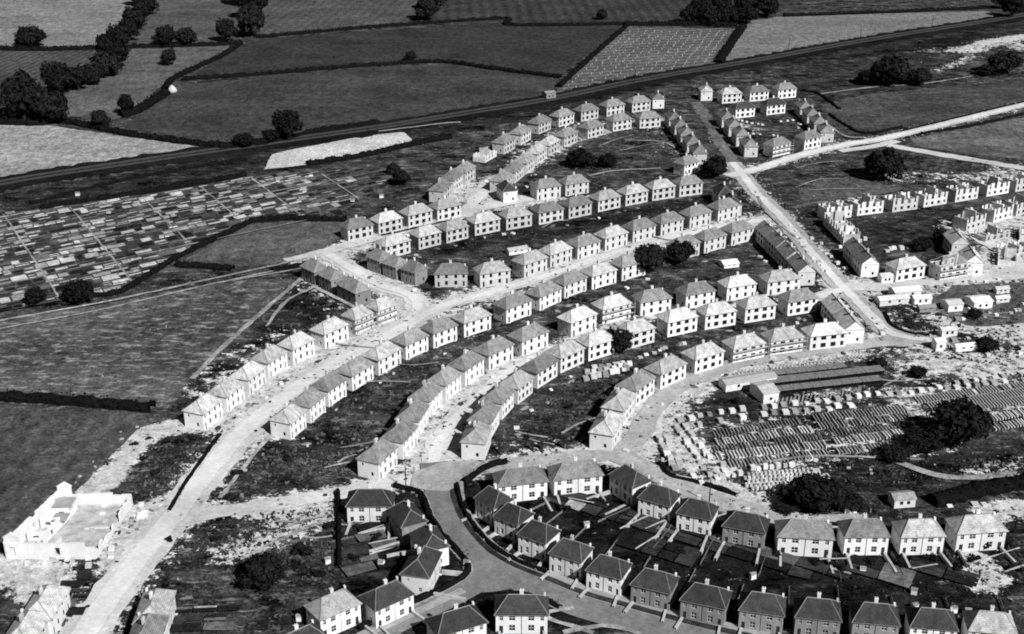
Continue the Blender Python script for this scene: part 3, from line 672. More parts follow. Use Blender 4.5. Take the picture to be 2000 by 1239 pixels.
for key, pts, phrase in SHELLS:
    P = Gs(pts)
    for i, p in enumerate(P):
        a, b = P[max(0, i-1)], P[min(len(P)-1, i+1)]; rz = heading(p, (p[0]+b[0]-a[0], p[1]+b[1]-a[1]))
        h = clone(SHL[i % 2] if key in ('low', 'gap') else SH[n % 4]); n += 1; h.name = 'roofless_house'
        nn = (math.sin(rz), -math.cos(rz)); h.location = (p[0]-nn[0]*DD/2, p[1]-nn[1]*DD/2, 0); h.rotation_euler = (0, 0, rz)
        if key in ('left',): h.location = (p[0], p[1], 0)
        gp = min([math.dist(P[j], p) for j in (i-1, i+1) if 0 <= j < len(P)]+[14])
        if key == 'gap': h.rotation_euler = (0, 0, heading(G(930,320), G(965,300))); h.scale = (max(.72, min(1, (gp-1.2)/W0)), 1, 1)
        tag(h, f'roofless pale block house, {ORD[i]} {phrase}', 'house shell', 'roofless house shells')
for rw in [p for p in PLACED if 'railway row' in p[7]][:0]: pass

# ------------------------------------------------------------------ trees, hedges
def leafquads(mb, c, r, n, s, rr, flat=1.0):
    for _ in range(n):
        d = rr.normal(size=3); d /= np.linalg.norm(d); q = r*rr.uniform(.6, 1.16); p = np.array(c)+d*q*np.array((1, 1, flat))
        if p[2] < .3: p[2] = .3
        u = np.cross(d, rr.normal(size=3)); u /= np.linalg.norm(u)+1e-9; v = np.cross(d, u)+rr.normal(size=3)*.5; v /= np.linalg.norm(v); k = s*rr.uniform(.6, 1.3)
        mb.poly([p-u*k-v*k*.5, p+u*k*.2-v*k, p+u*k+v*k*.4, p-u*k*.3+v*k])
def make_tree(seed, tall=1.0):
    rr = np.random.RandomState(seed); root = empty('proto_tree%d' % seed, link=False); KIDS[root.name] = []
    t = MB(); t.tube((0, 0, 0), (0, 0, 3.4), .42, .26, 8)
    cl = []
    for k in range(19):
        a = k*2.4+rr.uniform(-.4, .4); el = rr.uniform(-.15, 1.0); R = 3.1*math.sqrt(max(0, 1-el*el*.75))*rr.uniform(.75, 1.1)
        cl.append((R*math.cos(a), R*math.sin(a), (3.0+el*3.4)*tall, rr.uniform(1.4, 2.2)))
    for c in cl[::2]: t.tube((0, 0, 2.4), c[:3], .2, .06, 5)
    part(t, 'trunk', M_bark, root)
    m = MB()
    for x, y, z, r in cl: leafquads(m, (x, y, z), r, 105, .42, rr, .85)
    leafquads(m, (0, 0, 3.9*tall), 3.0, 260, .6, rr, .9)
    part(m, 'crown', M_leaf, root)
    return root
def make_bush(seed):
    rr = np.random.RandomState(seed); m = MB()
    for k in range(7): leafquads(m, (rr.uniform(-1.3, 1.3), rr.uniform(-1.3, 1.3), rr.uniform(.7, 1.5)), rr.uniform(.7, 1.1), 50, .28, rr)
    root = empty('proto_bush%d' % seed, link=False); KIDS[root.name] = []
    part(m, 'crown', M_leaf, root); t = MB()
    for k in range(3): t.tube((0, 0, 0), (rr.uniform(-.8, .8), rr.uniform(-.8, .8), 1.2), .08, .04, 5)
    part(t, 'stem', M_bark, root); return root
TP = [make_tree(1), make_tree(2), make_tree(3, 1.15), make_tree(4, .9)]; BP = [make_bush(21), make_bush(22)]
def tree(px, py, wpx, label, hk=1.0, grp=None, bush=False, cat=None):
    p = G(px, py); sc_ = math.cos(PITCH)*(py+463)/H; wd = wpx/sc_
    t = clone(random.choice(BP if bush else TP)); t.name = 'bush' if bush else 'tree'; k = wd/(4.2 if bush else 8.4)
    t.location = (p[0], p[1]+wd*.3, 0); t.scale = (k, k, k*hk); t.rotation_euler = (0, 0, random.uniform(0, 6.28))
    return tag(t, label, cat or ('bush' if bush else 'tree'), grp)
TREES = [
 (1266,540,64,'large round tree, left of the two overlapping the estate houses',1), (1331,518,52,'round tree, right of the two overlapping the estate houses',.95),
 (1396,352,46,'round dark tree beside the white road junction',1.1), (1134,330,50,'spreading dark tree, left of two behind the second row',.8), (1186,330,34,'smaller dark tree, right of two behind the second row',.9),
 (1730,357,70,'big lone dark tree on the rough pale ground by the fork',1.0), (1742,172,70,'largest dark tree of the thicket beyond the top block',1.0), (1795,170,48,'lower dark tree right of the thicket beyond the top block',.8),
 (1700,168,46,'small dark tree left of the thicket beyond the top block',.6), (1966,148,62,'dark round tree by the white quarry ground at right',.8), (1930,150,36,'low dark tree left of the quarry edge tree',.6),
 (1880,884,112,'huge dark tree standing over the concrete block yard',.95), (1808,890,80,'wide low dark tree left of the huge yard tree',.55), (1750,905,60,'low dark scrubby tree at the yard edge',.5),
 (1600,1010,110,'wide dark tree below the white pipe stacks',.65), (1540,1005,46,'small dark tree left of the wide tree below the pipes',.5), (1660,1002,60,'small dark tree right of the wide tree below the pipes',.55),
 (510,1160,84,'round dark tree alone on the waste ground at lower left',.85), (151,598,56,'round dark tree at the foot of the allotments',1.0), (66,602,40,'smaller tree left of the round allotment tree',.9),
 (1216,696,44,'dark tree growing between the white crescent houses',1.1), (1195,640+30,26,'slim dark tree beside the crescent tree',1.0),
 (55,96,56,'lone dark tree on the pale field at upper left',.85), (320,94,44,'left tree of the pair on the upper hedge',1.0), (361,92,42,'right tree of the pair on the upper hedge',1.0), (329,130,30,'small tree below the upper hedge pair',1.2),
 (246,226,30,'small pointed tree on the middle hedge',1.5), (194,254,36,'round tree on the hedge above the pale field',1.1), (108,190,58,'broad tree in the left wood',1.1), (40,240,74,'tallest tree at the left edge wood',1.5), (96,246,70,'dark broad tree in the lower left wood',1.0), (62,225,60,'tree between the two big left wood trees',1.1),
 (474,290,40,'tree beside the railway left of the larger one',.8), (559,276,58,'rounded tree beside the railway right of centre left',.95), (530,280,34,'low tree touching the rounded railway tree',.7), (801,122,24,'single bush like tree on the long field hedge',.9),
 (832,42,46,'tree mass crossing the top field at centre',1.0), (842,20,44,'upper tree of the mass crossing the top field',1.0), (1176,40,20,'tiny dark tree on the top hedge',1.2), (441,84,40,'tree at the lower end of the upper belt',1.1),
 (489,76,54,'dark tree at the bottom of the upper right belt',1.3), (492,40,56,'middle tree of the upper right belt',1.2), (476,14,52,'top tree of the upper right belt',1.2),
 (782,365,34,'dark tree at the end of the allotments',1.0), (768,345,26,'small tree above the allotment end tree',1.0), (1805,495,40,'dark tree in the roofless block yard',.8), (1843,480,36,'second dark tree in the roofless block yard',.9),
 (1718,720,30,'dark tree mass by the white sheds',.6), (1795,742,36,'low dark tree right of the timber stacks',.6), (1930,690,40,'dark tree behind the long white hut',.8), (1905,640-15,26,'small dark tree between the white sheds',.9),
]
for x, y, wp, lab, hk in TREES: tree(x, y, wp, lab, hk)
BELT = [(268,5,40),(282,25,44),(262,50,46),(250,75,40),(230,95,46),(212,118,52),(205,145,52),(228,130,44),(178,160,42),(150,172,44),(130,165,40)]
for i, (x, y, wp) in enumerate(BELT): tree(x, y+8, wp, f'dark tree, {ORD[i]} from the top in the belt between the left fields', 1.1, 'trees of the belt between the left fields')
WOOD = [(1350,42,40),(1385,46,44),(1420,44,46),(1460,44,44),(1500,30,44),(1370,22,40),(1410,20,42),(1455,22,44),(1498,10,40),(1980,30,40),(1960,14,36)]
for i, (x, y, wp) in enumerate(WOOD): tree(x, y+6, wp, f'dark tree, {ORD[i]} in the wood along the top right edge', 1.0, 'trees of the wood at the top edge')
GB = [(590,1090,46),(640,1035,30),(620,1130,30),(700,1040,26),(735,1060,30),(690,1100,26),(870,1120,22),(1565,1060,30),(1100,1000,26),(1180,990,26),(1440,1060,28),(1520,1090,30),(1640,1120,34),(1760,1110,32),(1870,1120,34),(1920,1075,40),(1905,1105,34),(1990,1120,30),(1240,1050,26),(1330,1085,26),
      (460,930,26),(300,930,24),(280,900,16),(262,872,16),(290,860,12),(560,900,22),(1030,860,20),(1110,800,18),(1440,790,24),(990,1010,20),(1700,1110,30),(1820,1100,30),(1590,1110,28),(1400,1040,26),(640,850,20),(700,770,18),(1730,1075,22),(1960,905,20),(1800,915,22),(1350,425,16),(940,470,14),(420,1060,24),(330,1060,20)]
for i, (x, y, wp) in enumerate(GB):
    q = 'of the garden shrubs' if y > 950 else 'of the scrub bushes'
    tree(x, y, wp, f'dark low bush on rough grass, one {q}', .8, 'dark bushes scattered over gardens and waste ground', True)
def hedge(px, wd, ht, label, dens=5):
    Q = Gs(px); R = resample(smooth(Q, 4), 1.6); Nn = normals(R); mb = MB(); prev = None; rr = np.random.RandomState(len(px)*7+int(px[0][0]) % 97)
    for p, n in zip(R, Nn):
        a = wd/2*rr.uniform(.75, 1.2); b = wd/2*rr.uniform(.75, 1.2); h = ht*rr.uniform(.7, 1.2); k = rr.uniform(.5, .8)
        ring = [(p[0]+n[0]*a, p[1]+n[1]*a, -.05), (p[0]+n[0]*a, p[1]+n[1]*a, h*k), (p[0]+n[0]*a*.3, p[1]+n[1]*a*.3, h), (p[0]-n[0]*b*.5, p[1]-n[1]*b*.5, h*.95), (p[0]-n[0]*b, p[1]-n[1]*b, h*k*.9), (p[0]-n[0]*b, p[1]-n[1]*b, -.05)]
        if prev:
            for i in range(5): mb.poly([prev[i], ring[i], ring[i+1], prev[i+1]])
        prev = ring
        for _ in range(dens):
            s = rr.uniform(-1, 1); c = np.array((p[0]+n[0]*wd/2*s+rr.uniform(-.8, .8), p[1]+n[1]*wd/2*s+rr.uniform(-.8, .8), ht*rr.uniform(.4, 1.25))); u = rr.normal(size=3); u /= np.linalg.norm(u); v = np.cross(u, rr.normal(size=3)); v /= np.linalg.norm(v); q = .35*rr.uniform(.6, 1.3)*max(.6, ht/2.2)
            mb.poly([c-u*q, c-v*q, c+u*q, c+v*q])
    return tag(mb.obj('hedge', M_hedge), label, 'hedge')
HEDGES = [
 ([(-60,97),(0,98),(100,99),(200,95)], 4, 2.6, 'hedge below the pale field at the upper left'), ([(235,94),(330,92),(440,88),(470,84)], 4, 2.4, 'hedge under the pair of trees at upper left'),
 ([(470,86),(435,110),(380,135),(335,158),(325,178)], 4, 2.2, 'diagonal hedge running up from the white haystack'), ([(322,185),(300,200),(262,222),(235,228)], 6, 3, 'thick hedge running down from the haystack'),
 ([(358,157),(500,148),(700,131),(860,123),(960,136),(1095,153)], 3, 2.2, 'long hedge across the middle dark fields'), ([(500,75),(700,57),(850,46),(990,38),(990,50),(1100,51),(1220,49)], 2.6, 2.2, 'long top hedge with a step in it'),
 ([(1220,50),(1330,50),(1440,52)], 5, 3, 'hedge above the field of sheaf rows'), ([(1222,54),(1160,108),(1090,172)], 3.5, 2.2, 'dark hedge left of the field of sheaf rows'), ([(1450,54),(1425,90),(1403,124)], 6, 2.6, 'dark hedge right of the field of sheaf rows'),
 ([(1530,33),(1700,27),(1940,17)], 3, 2.2, 'hedge along the top of the pale right field'), ([(-60,238),(60,244),(130,240),(250,264),(430,287),(520,280)], 5, 2.6, 'hedge between the dark field and the large pale field'),
 ([(-60,776),(0,779),(150,789),(300,802)], 3.6, 2.5, 'thick dark hedge between the two lower left fields'), ([(178,580),(230,574),(290,540),(340,508),(400,478),(460,450),(490,434)], 2.2, 1.8, 'hedge curving round the lower edge of the allotments'),
 ([(490,434),(560,428),(600,430),(676,432)], 3.5, 2.0, 'hedge between the allotments and the small pasture'), ([(345,519),(400,523),(456,528)], 3.5, 1.8, 'short straight hedge in the pasture below the allotments'),
 ([(80,408),(200,392),(330,370),(480,345)], 3.5, 2.2, 'hedge along the top of the allotments'), ([(600,322),(700,308),(800,285),(880,270)], 4, 2.2, 'hedge below the bright railway strip'), ([(60,400),(250,352),(480,312)], 1.6, 1.4, 'low hedge along the railway bank'),
 ([(740,240),(620,256),(560,272),(430,290)], 2.6, 1.8, 'railway hedge beyond the tracks at centre left'), ([(532,530),(590,520),(600,516)], 2.4, 1.6, 'short hedge touching the shaded houses'),
 ([(660,965),(662,1040),(662,1110)], 1.2, 1.6, 'straight dark garden hedge left of the corner house'), ([(770,952),(820,966),(840,1010),(870,1055),(905,1092),(914,1120),(880,1146),(780,1192),(700,1232)], 1.4, 1.4, 'clipped hedge inside the curve of the road bend'),
 ([(893,950),(900,985),(920,1022),(960,1068),(1010,1098),(1070,1122)], 1.2, 1.3, 'clipped front garden hedge along the curved pavement'), ([(905,945),(950,915),(990,905)], 1.6, 1.5, 'short hedge round the corner below the junction'),
 ([(940,1190),(990,1165),(1060,1175),(1095,1190)], 1.3, 1.3, 'hedge round the triangle house garden'), ([(330,1000),(372,930),(430,850)], 1.1, .7, 'dark strip of weeds beside the wide white road'),
 ([(1820,985),(1900,965),(2010,945)], 5, 2.4, 'dark hedge behind the row of huts at right'), ([(1288,905),(1310,930),(1370,945),(1440,968)], 1.5, .9, 'dark verge of weeds beside the block yard road'),
 ([(1728,612),(1740,635),(1770,650),(1815,656)], 1.4, .8, 'dark weeds round the inside of the road corner'), ([(250,1239),(290,1180),(270,1195)], 1.4, 1.6, 'garden hedge beside the grey slated house at lower left'),
 ([(745,462),(800,450),(880,432)], .8, .8, 'dark strip of weeds before the four left houses'),  # ground shadow built as a low dark strip; no hedge grows here
 ([(1610,1025),(1780,1035),(2000,1040)], 1.2, 1.0, 'low hedge behind the wide front houses'), ([(1640,215),(1600,185),(1565,178)], 1.6, 1.2, 'low hedge by the top block path'),
 ([(1620,225),(1650,245),(1690,262),(1760,250)], 1.6, 1.2, 'low hedge curving beside the dark right field'), ([(1760,258),(1900,224),(2060,186)], .9, .9, 'thin hedge above the pale right road'), ([(1800,262),(1900,246),(2060,210)], 1.8, 1.1, 'dark hedge below the pale right road'),
]
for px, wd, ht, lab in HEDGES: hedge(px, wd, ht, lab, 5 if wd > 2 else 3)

# ------------------------------------------------------------------ allotments
Apoly = Gs([(-40,425),(80,412),(240,390),(380,368),(480,348),(600,338),(755,330),(775,345),(720,385),(650,428),(560,426),(480,432),(400,474),(340,505),(230,570),(150,585),(0,612),(-40,615)])
o0 = np.array(G(0, 600)); u = np.array(G(480, 432))-np.array(G(60, 518)); u /= np.linalg.norm(u); v = np.array(G(205, 422))-np.array(G(272, 497)); v /= np.linalg.norm(v)
mats = [field_mat('dug_soil', g, .3, stretch=(1, 1, 1)) for g in (.016, .04, .11, .3, .5)]
mb = MB(); z = nextz(); rr = random.Random(5); vv = -10.0
def plots(poly, o0, u, v, umax, vmax, dus, dvs, wts, gp=.3):
    vv = -10.0
    while vv < vmax:
        dv = rr.choice(dvs); uu = -130+rr.uniform(-6, 0)
        while uu < umax:
            du = rr.uniform(*dus); c = o0+u*(uu+du/2)+v*(vv+dv/2)
            if inside(c, poly):
                wt = wts(c); k = rr.choices(range(5), wt)[0]; ns = rr.choice((1, 1, 1, 2, 3, 4)); j = [rr.uniform(-.35, .35) for _ in range(8)]
                for q_ in range(ns):
                    a0, a1 = vv+gp+(dv-2*gp)*q_/ns, vv+gp+(dv-2*gp)*(q_+.9 if ns > 1 else 1)/ns
                    if ns > 1: k = rr.choices(range(5), wt)[0]
                    q = [o0+u*(uu+gp)+v*a0, o0+u*(uu+du-gp)+v*a0, o0+u*(uu+du-gp)+v*a1, o0+u*(uu+gp)+v*a1]
                    mb.poly([(a[0]+(j[i] if ns == 1 else 0), a[1]+(j[i+4] if ns == 1 else 0), z) for i, a in enumerate(q)], k)
            uu += du
        vv += dv+rr.choice((0, 0, .8))
for pl_, ua, ub, dus_, dvs_, wt_ in (
  ([(1040,985),(1180,960),(1290,1010),(1400,1045),(1530,1082),(1640,1105),(1870,1105),(1960,1140),(1500,1128),(1290,1080),(1130,1020)], (1200,1010), (1400,1070), (4, 9), (4, 6, 8), (46, 34, 14, 2, 1)),
  ([(672,1005),(760,1025),(770,1120),(700,1130),(668,1105)], (672,1050), (760,1030), (4, 8), (2.5, 4), (40, 36, 20, 3, 1)),
  ([(345,1185),(475,1178),(480,1239),(335,1239)], (350,1190), (500,1184), (5, 9), (2.5, 3.5), (34, 34, 30, 2, 0)),
  ([(120,1175),(150,1130),(185,1130),(140,1200),(115,1239)], (120,1180), (180,1178), (3, 6), (2, 3), (34, 34, 30, 2, 0))):
    oo = np.array(G(*ua)); uu_ = np.array(G(*ub))-oo; uu_ /= np.linalg.norm(uu_); plots(Gs(pl_), oo-uu_*0-np.array((-uu_[1], uu_[0]))*60, uu_, np.array((-uu_[1], uu_[0])), 150, 150, dus_, dvs_, lambda c: wt_, .18)
plots(Apoly, o0, u, v, 330, 420, (2.6, 7), (2.2, 3, 4, 5.5), lambda c: (30, 28, 22, 6, 1) if c[0] > G(560, 380)[0]+10 else (28, 22, 14, 21, 15))
ab = sheet('allotment_ground', [(-40,425),(80,412),(240,390),(380,368),(480,348),(600,338),(755,330),(775,345),(720,385),(650,428),(560,426),(480,432),(400,474),(340,505),(230,570),(150,585),(0,612),(-40,615)], field_mat('garden_ground', .07, .7, .6, stretch=(1, 1, 1)))
for i, vtx in enumerate(mb.v): mb.v[i] = (vtx[0], vtx[1], ZL[0]+.01)
for k in range(12):
    f0 = o0+u*(-60+k*27+rr.uniform(-5, 5)); seg = [f0+v*t for t in range(-10, 421, 6)]; seg = [p for p in seg if inside(p, Apoly)]
    if len(seg) > 2: ribbon('path', seg, -.3, .3, M_track, .2, world=True, z=ZL[0]+.03)
for k in range(6):
    f0 = o0+v*(20+k*42); seg = [f0+u*t for t in range(-120, 331, 8)]; seg = [p for p in seg if inside(p, Apoly)]
    if len(seg) > 2: ribbon('path', seg, -.25, .25, M_track, .2, world=True, z=ZL[0]+.036)
o = mb.obj('garden_plots', mats); tag(o, kind='structure')
if o.data.polygons[0].normal.z < 0: o.data.flip_normals()

# ------------------------------------------------------------------ small building kinds
def ang(p, q):
    a, b = G(*p), G(*q); return math.atan2(b[1]-a[1], b[0]-a[0])
def shed(name, px, py, w, d, h, rz, label, cat='shed', wall=None, roof=None, rise=.8, grp=None, openings=2):
    root = empty(name, (*G(px, py), 0), rz); tag(root, label, cat, grp)
    mb = MB(); hw, hd = w/2, d/2
    HL = [(w*(k+1)/(openings+1)-.45, w*(k+1)/(openings+1)+.45, .9, min(1.9, h-.3)) for k in range(openings)]
    panel(mb, (-hw, -hd), (1, 0), w, h, HL, 0, .1); panel(mb, (hw, hd), (-1, 0), w, h, []); panel(mb, (hw, -hd), (0, 1), d, h, []); panel(mb, (-hw, hd), (0, -1), d, h, [])
    for s in (-1, 1): mb.poly([(s*hw, -s*hd, h), (s*hw, s*hd, h), (s*hw, 0, h+rise)])
    mb.obj('wall', wall or WALL[1], root)
    for q in HL:
        m2 = MB(); m2.box((-hw+(q[0]+q[1])/2, -hd+.12, (q[2]+q[3])/2), (q[1]-q[0], .04, q[3]-q[2])); m2.obj('window', M_hole, root)
    m3 = MB(); o_ = .25 if w > 3 else .08
    for s in (-1, 1):
        m3.poly([(-hw-o_, s*(hd+o_), h-.1), (hw+o_, s*(hd+o_), h-.1), (hw+o_, 0, h+rise), (-hw-o_, 0, h+rise)][::s])
        m3.poly([(-hw-o_, s*(hd+o_), h-.2), (hw+o_, s*(hd+o_), h-.2), (hw+o_, 0, h+rise-.1), (-hw-o_, 0, h+rise-.1)][::-s])
        m3.poly([(-hw-o_, s*(hd+o_), h-.2), (hw+o_, s*(hd+o_), h-.2), (hw+o_, s*(hd+o_), h-.1), (-hw-o_, s*(hd+o_), h-.1)][::s])
    m3.obj('roof', roof or M_conc, root)
    return root
r1 = ang((1740, 560), (1900, 545)); r2 = ang((1700, 660), (1800, 650))
shed('shed', 1072, 191, 6, 5, 3.2, ang((1060,190),(1090,186)), 'small dark lineside hut with flat pale roof edge beside the tracks', 'hut', WALL[2], ROOF[1])
shed('site_hut', 1460, 752, 17, 4.5, 2.6, ang((1425,750),(1475,742)), 'long low pale roofed site hut at the top of the block yard', 'site hut', WALL[1], M_dkconc, .5, openings=3)
shed('site_hut', 1492, 776, 5, 8, 3.4, ang((1425,750),(1475,742)), 'taller white site hut at the end of the long low one', 'site hut', WALL[1], M_conc, .8, openings=1)
shed('site_hut', 1728, 550, 4.5, 3.5, 2.6, r1, 'small white hut at the crossroads corner', 'site hut', grp=None)
shed('site_hut', 1766, 577, 10, 5, 2.6, r1, 'wide white roofed hut beside the crossroads', 'site hut')
shed('site_hut', 1741, 592, 11, 4, 2.2, r1, 'low white shed left of the wide hut', 'site hut')
shed('site_hut', 1797, 592, 6.5, 3.5, 2.4, r1, 'white flat shed right of the wide hut', 'site hut')
shed('site_hut', 1808, 607, 6, 2.5, 1.6, r1, 'grey low lean-to below the white flat shed', 'site hut', WALL[2], M_dkconc)
shed('site_hut', 1858, 604, 5.5, 5, 2.8, r1, 'square white hut with dark doorway in the right yard', 'site hut', openings=1)
shed('site_hut', 1910, 598, 7, 6, 2.8, r1, 'large square white hut near the right edge', 'site hut')
shed('site_hut', 1955, 572, 5, 2.2, 1.8, r1, 'narrow white hut, upper of two at the right edge', 'site hut')
shed('site_hut', 1955, 590, 5, 2.2, 1.8, r1, 'narrow white hut, lower of two at the right edge', 'site hut')
shed('site_hut', 1850, 655, 5.5, 2.6, 2.4, r2, 'white hut at the end of the curved pale road', 'site hut')
shed('site_hut', 1832, 681, 3.2, 3, 3, r2, 'small tall white hut beside the road end', 'site hut', openings=1)
shed('site_hut', 1886, 684, 8, 1.8, 1.8, r2, 'long thin white hut below the dark tree', 'site hut')
shed('site_hut', 1760, 984, 5.5, 4, 2.5, ang((1745,985),(1785,982)), 'small white walled hut behind the wide front houses', 'site hut', WALL[1], ROOF[2])
shed('site_hut', 1423, 519, 6, 5, 1.6, ang((1405,522),(1440,518)), 'white roofed site hut right of the two round trees', 'site hut')
shed('site_hut', 1010, 497-3, 8, 3, 1.8, ang((970,500),(1030,490)), 'white hut behind the lower crescent roofs', 'site hut')
shed('site_hut', 1660, 1000, 3, 2, 1.8, 0, 'tiny pale hut under the dark tree below the pipes', 'site hut', openings=1)
for i, (x, y) in enumerate([(316,467),(326,465),(178,494),(118,508),(607,346),(543,357),(689,396),(594,378),(72,445),(213,419),(745,386),(152,382)]):
    shed('garden_shed', x, y, 1.7, 1.4, 1.3, random.uniform(0, .5), f'tiny white garden shed, {ORD[i]} of those dotted over the allotments', 'garden shed', grp='sheds on the allotments', openings=0, rise=.4, roof=ROOF[1])
for i, (x, y) in enumerate([(1685,1118),(1785,1160),(1786,1190),(1862,1196),(1890,1200),(745,1105),(640,1100),(1145,1030),(912,1110-5),(1470,1130),(585,1212)]):
    shed('garden_shed', x, y, 1.3, 1.0, 1.4, random.uniform(-.5, .5), f'tiny white outhouse in the dark back gardens, {ORD[i]} of them', 'garden shed', grp='outhouses in the dark back gardens', openings=0, rise=.3, roof=ROOF[1])

# haystack
mb = MB(); x, y = G(337, 180); rings = []
for k, (r, zz) in enumerate(((2.3, 0), (2.5, .9), (2.2, 2.0), (1.5, 2.9), (.8, 3.6), (.15, 4.1))):
    rings.append([(x+r*(1+.07*math.sin(3*a+k))*math.cos(a), y+r*(1+.07*math.cos(2*a+k))*math.sin(a), zz) for a in [i*2*math.pi/14 for i in range(14)]])
for a, b in zip(rings[:-1], rings[1:]):
    for i in range(14): mb.poly([a[i], a[(i+1) % 14], b[(i+1) % 14], b[i]])
mb.poly(rings[-1]); tag(mb.obj('haystack', plain('pale_hay', .5, scale=3, var=.4)), 'round white haystack where two dark hedges meet', 'haystack')

# corn sheaves in rows
a0, a1, b0, b1 = [np.array(G(*q)) for q in ((1098,178), (1232,60), (1395,120), (1436,62))]
m0 = MB()
for k in range(5):
    an = k*1.257; m0.tube((.35*math.cos(an), .35*math.sin(an), 0), (.05*math.cos(an), .05*math.sin(an), 1.5), .28, .12, 5)
me = m0.mesh('sheaf', plain('straw', .3)); grpname = 'sheaves standing in rows on the stubble field'; cnt = 0
for i in range(14):
    f = i/13; p, q = a0+(b0-a0)*f, a1+(b1-a1)*f; nn = 21
    for j in range(nn):
        if cnt >= 296: break
        if random.random() < .1: continue
        g = (j+.5+random.uniform(-.3, .3))/nn; c = p+(q-p)*g+np.array((random.uniform(-.6, .6), 0))
        o = bpy.data.objects.new('sheaf', me); C.objects.link(o); o.location = (c[0], c[1], .02); s = random.uniform(.6, .9); o.scale = (s, s, s); cnt += 1
        tag(o, 'pale corn sheaf standing in the rows of the stubble field', 'sheaf', grpname)

HALL = []
# half-built walled building at the lower left
bx = empty('half_built_hall', (*G(100, 1090), 0)); bx.rotation_euler = (0, 0, 0); tag(bx, 'large roofless white walled building under construction beside the wide road', 'building'); ox, oy = G(100, 1090)
A_, B_, Cc, D_ = [np.array(G(*q))-np.array((ox, oy)) for q in ((14,1091), (118,990), (258,985), (188,1091))]
def wallrun(p, q, h, th=.45, name='wall', crest=None, holes=0):
    mb = MB(); L = np.linalg.norm(q-p); rz = math.atan2(q[1]-p[1], q[0]-p[0]); n_ = max(1, int(L/1.1))
    for k in range(n_):
        c = p+(q-p)*(k+.5)/n_; hh = h+(crest(k/n_) if crest else 0)
        if holes and k % holes == 1: mb.box((c[0], c[1], hh-.5), (L/n_, th, 1.0), 0, rz); mb.box((c[0], c[1], .45), (L/n_, th, .9), 0, rz)
        else: mb.box((c[0], c[1], hh/2), (L/n_, th, hh), 0, rz)
    return mb.obj(name, WALL[1], bx)
wallrun(A_, D_, 4.2, .7, crest=lambda t: -1.2*(t > .85)+random.uniform(-.12, .1), holes=9); wallrun(A_, B_, 4.6, .7, crest=lambda t: -.9*(.45 < t < .55)+random.uniform(-.12, .1), holes=9); wallrun(B_, Cc, 3.4, .7, crest=lambda t: -.6*(t > .7)+random.uniform(-.1, .1)); wallrun(Cc, Cc+(D_-Cc)*.35, 2.8, crest=lambda t: random.uniform(-1, .3)); wallrun(Cc+(D_-Cc)*.5, D_, 1.6, crest=lambda t: random.uniform(-.8, .6))
for p, dx in ((A_, 1), (B_, 1)):
    mb = MB(); q = p+np.array((1.6, .3)); mb.box((q[0], q[1], 2.9), (3.4, .5, 5.8)); mb.poly([(q[0]-1.9, q[1]-.3, 5.8), (q[0]+1.9, q[1]-.3, 5.8), (q[0], q[1]-.3, 7.0)]); mb.poly([(q[0]+1.9, q[1]+.3, 5.8), (q[0]-1.9, q[1]+.3, 5.8), (q[0], q[1]+.3, 7.0)])
    mb.poly([(q[0]-1.9, q[1]+.3, 5.8), (q[0]-1.9, q[1]-.3, 5.8), (q[0], q[1]-.3, 7.0), (q[0], q[1]+.3, 7.0)]); mb.poly([(q[0]+1.9, q[1]-.3, 5.8), (q[0]+1.9, q[1]+.3, 5.8), (q[0], q[1]+.3, 7.0), (q[0], q[1]-.3, 7.0)]); mb.obj('gable', WALL[1], bx)
M_ = lambda s, t: A_*(1-s)*(1-t)+D_*s*(1-t)+B_*(1-s)*t+Cc*s*t
mb = MB(); mb.poly([(*M_(.03, .03), .5), (*M_(.97, .03), .5), (*M_(.97, .97), .5), (*M_(.03, .97), .5)]); mb.obj('floor', plain('screed', .42, space='world', var=.35, scale=.4), bx)
for s0, t0, s1, t1, h in ((.30, .1, .30, .55, 3.4), (.3, .55, .3, .9, 2.0), (.05, .3, .3, .34, 2.6), (.05, .55, .3, .56, 3.0), (.3, .75, .02, .75, 3.0), (.45, .03, .45, .3, 1.2), (.62, .5, .95, .52, .8)): wallrun(M_(s0, t0), M_(s1, t1), h, .3, 'partition_wall', holes=4)
mb = MB(); p, q = M_(.05, .78), M_(.29, .95); mb.box(((p[0]+q[0])/2, (p[1]+q[1])/2, 3.1), (4.5, 4.5, .25)); mb.box(((p[0]+q[0])/2+1, (p[1]+q[1])/2-6, 2.6), (3.5, 3.5, .2)); mb.obj('slab', M_dkconc, bx)
for st_, lb_ in (([(205,1000),(215,1030),(195,1070)], 'inside the open side of the roofless hall'), ([(60,1100),(120,1102),(180,1100)], 'below the front wall of the roofless hall'), ([(270,985),(280,1010)], 'right of the roofless hall'), ([(235,1060),(225,1085)], 'between the roofless hall and the white road')): HALL.append((st_, lb_))

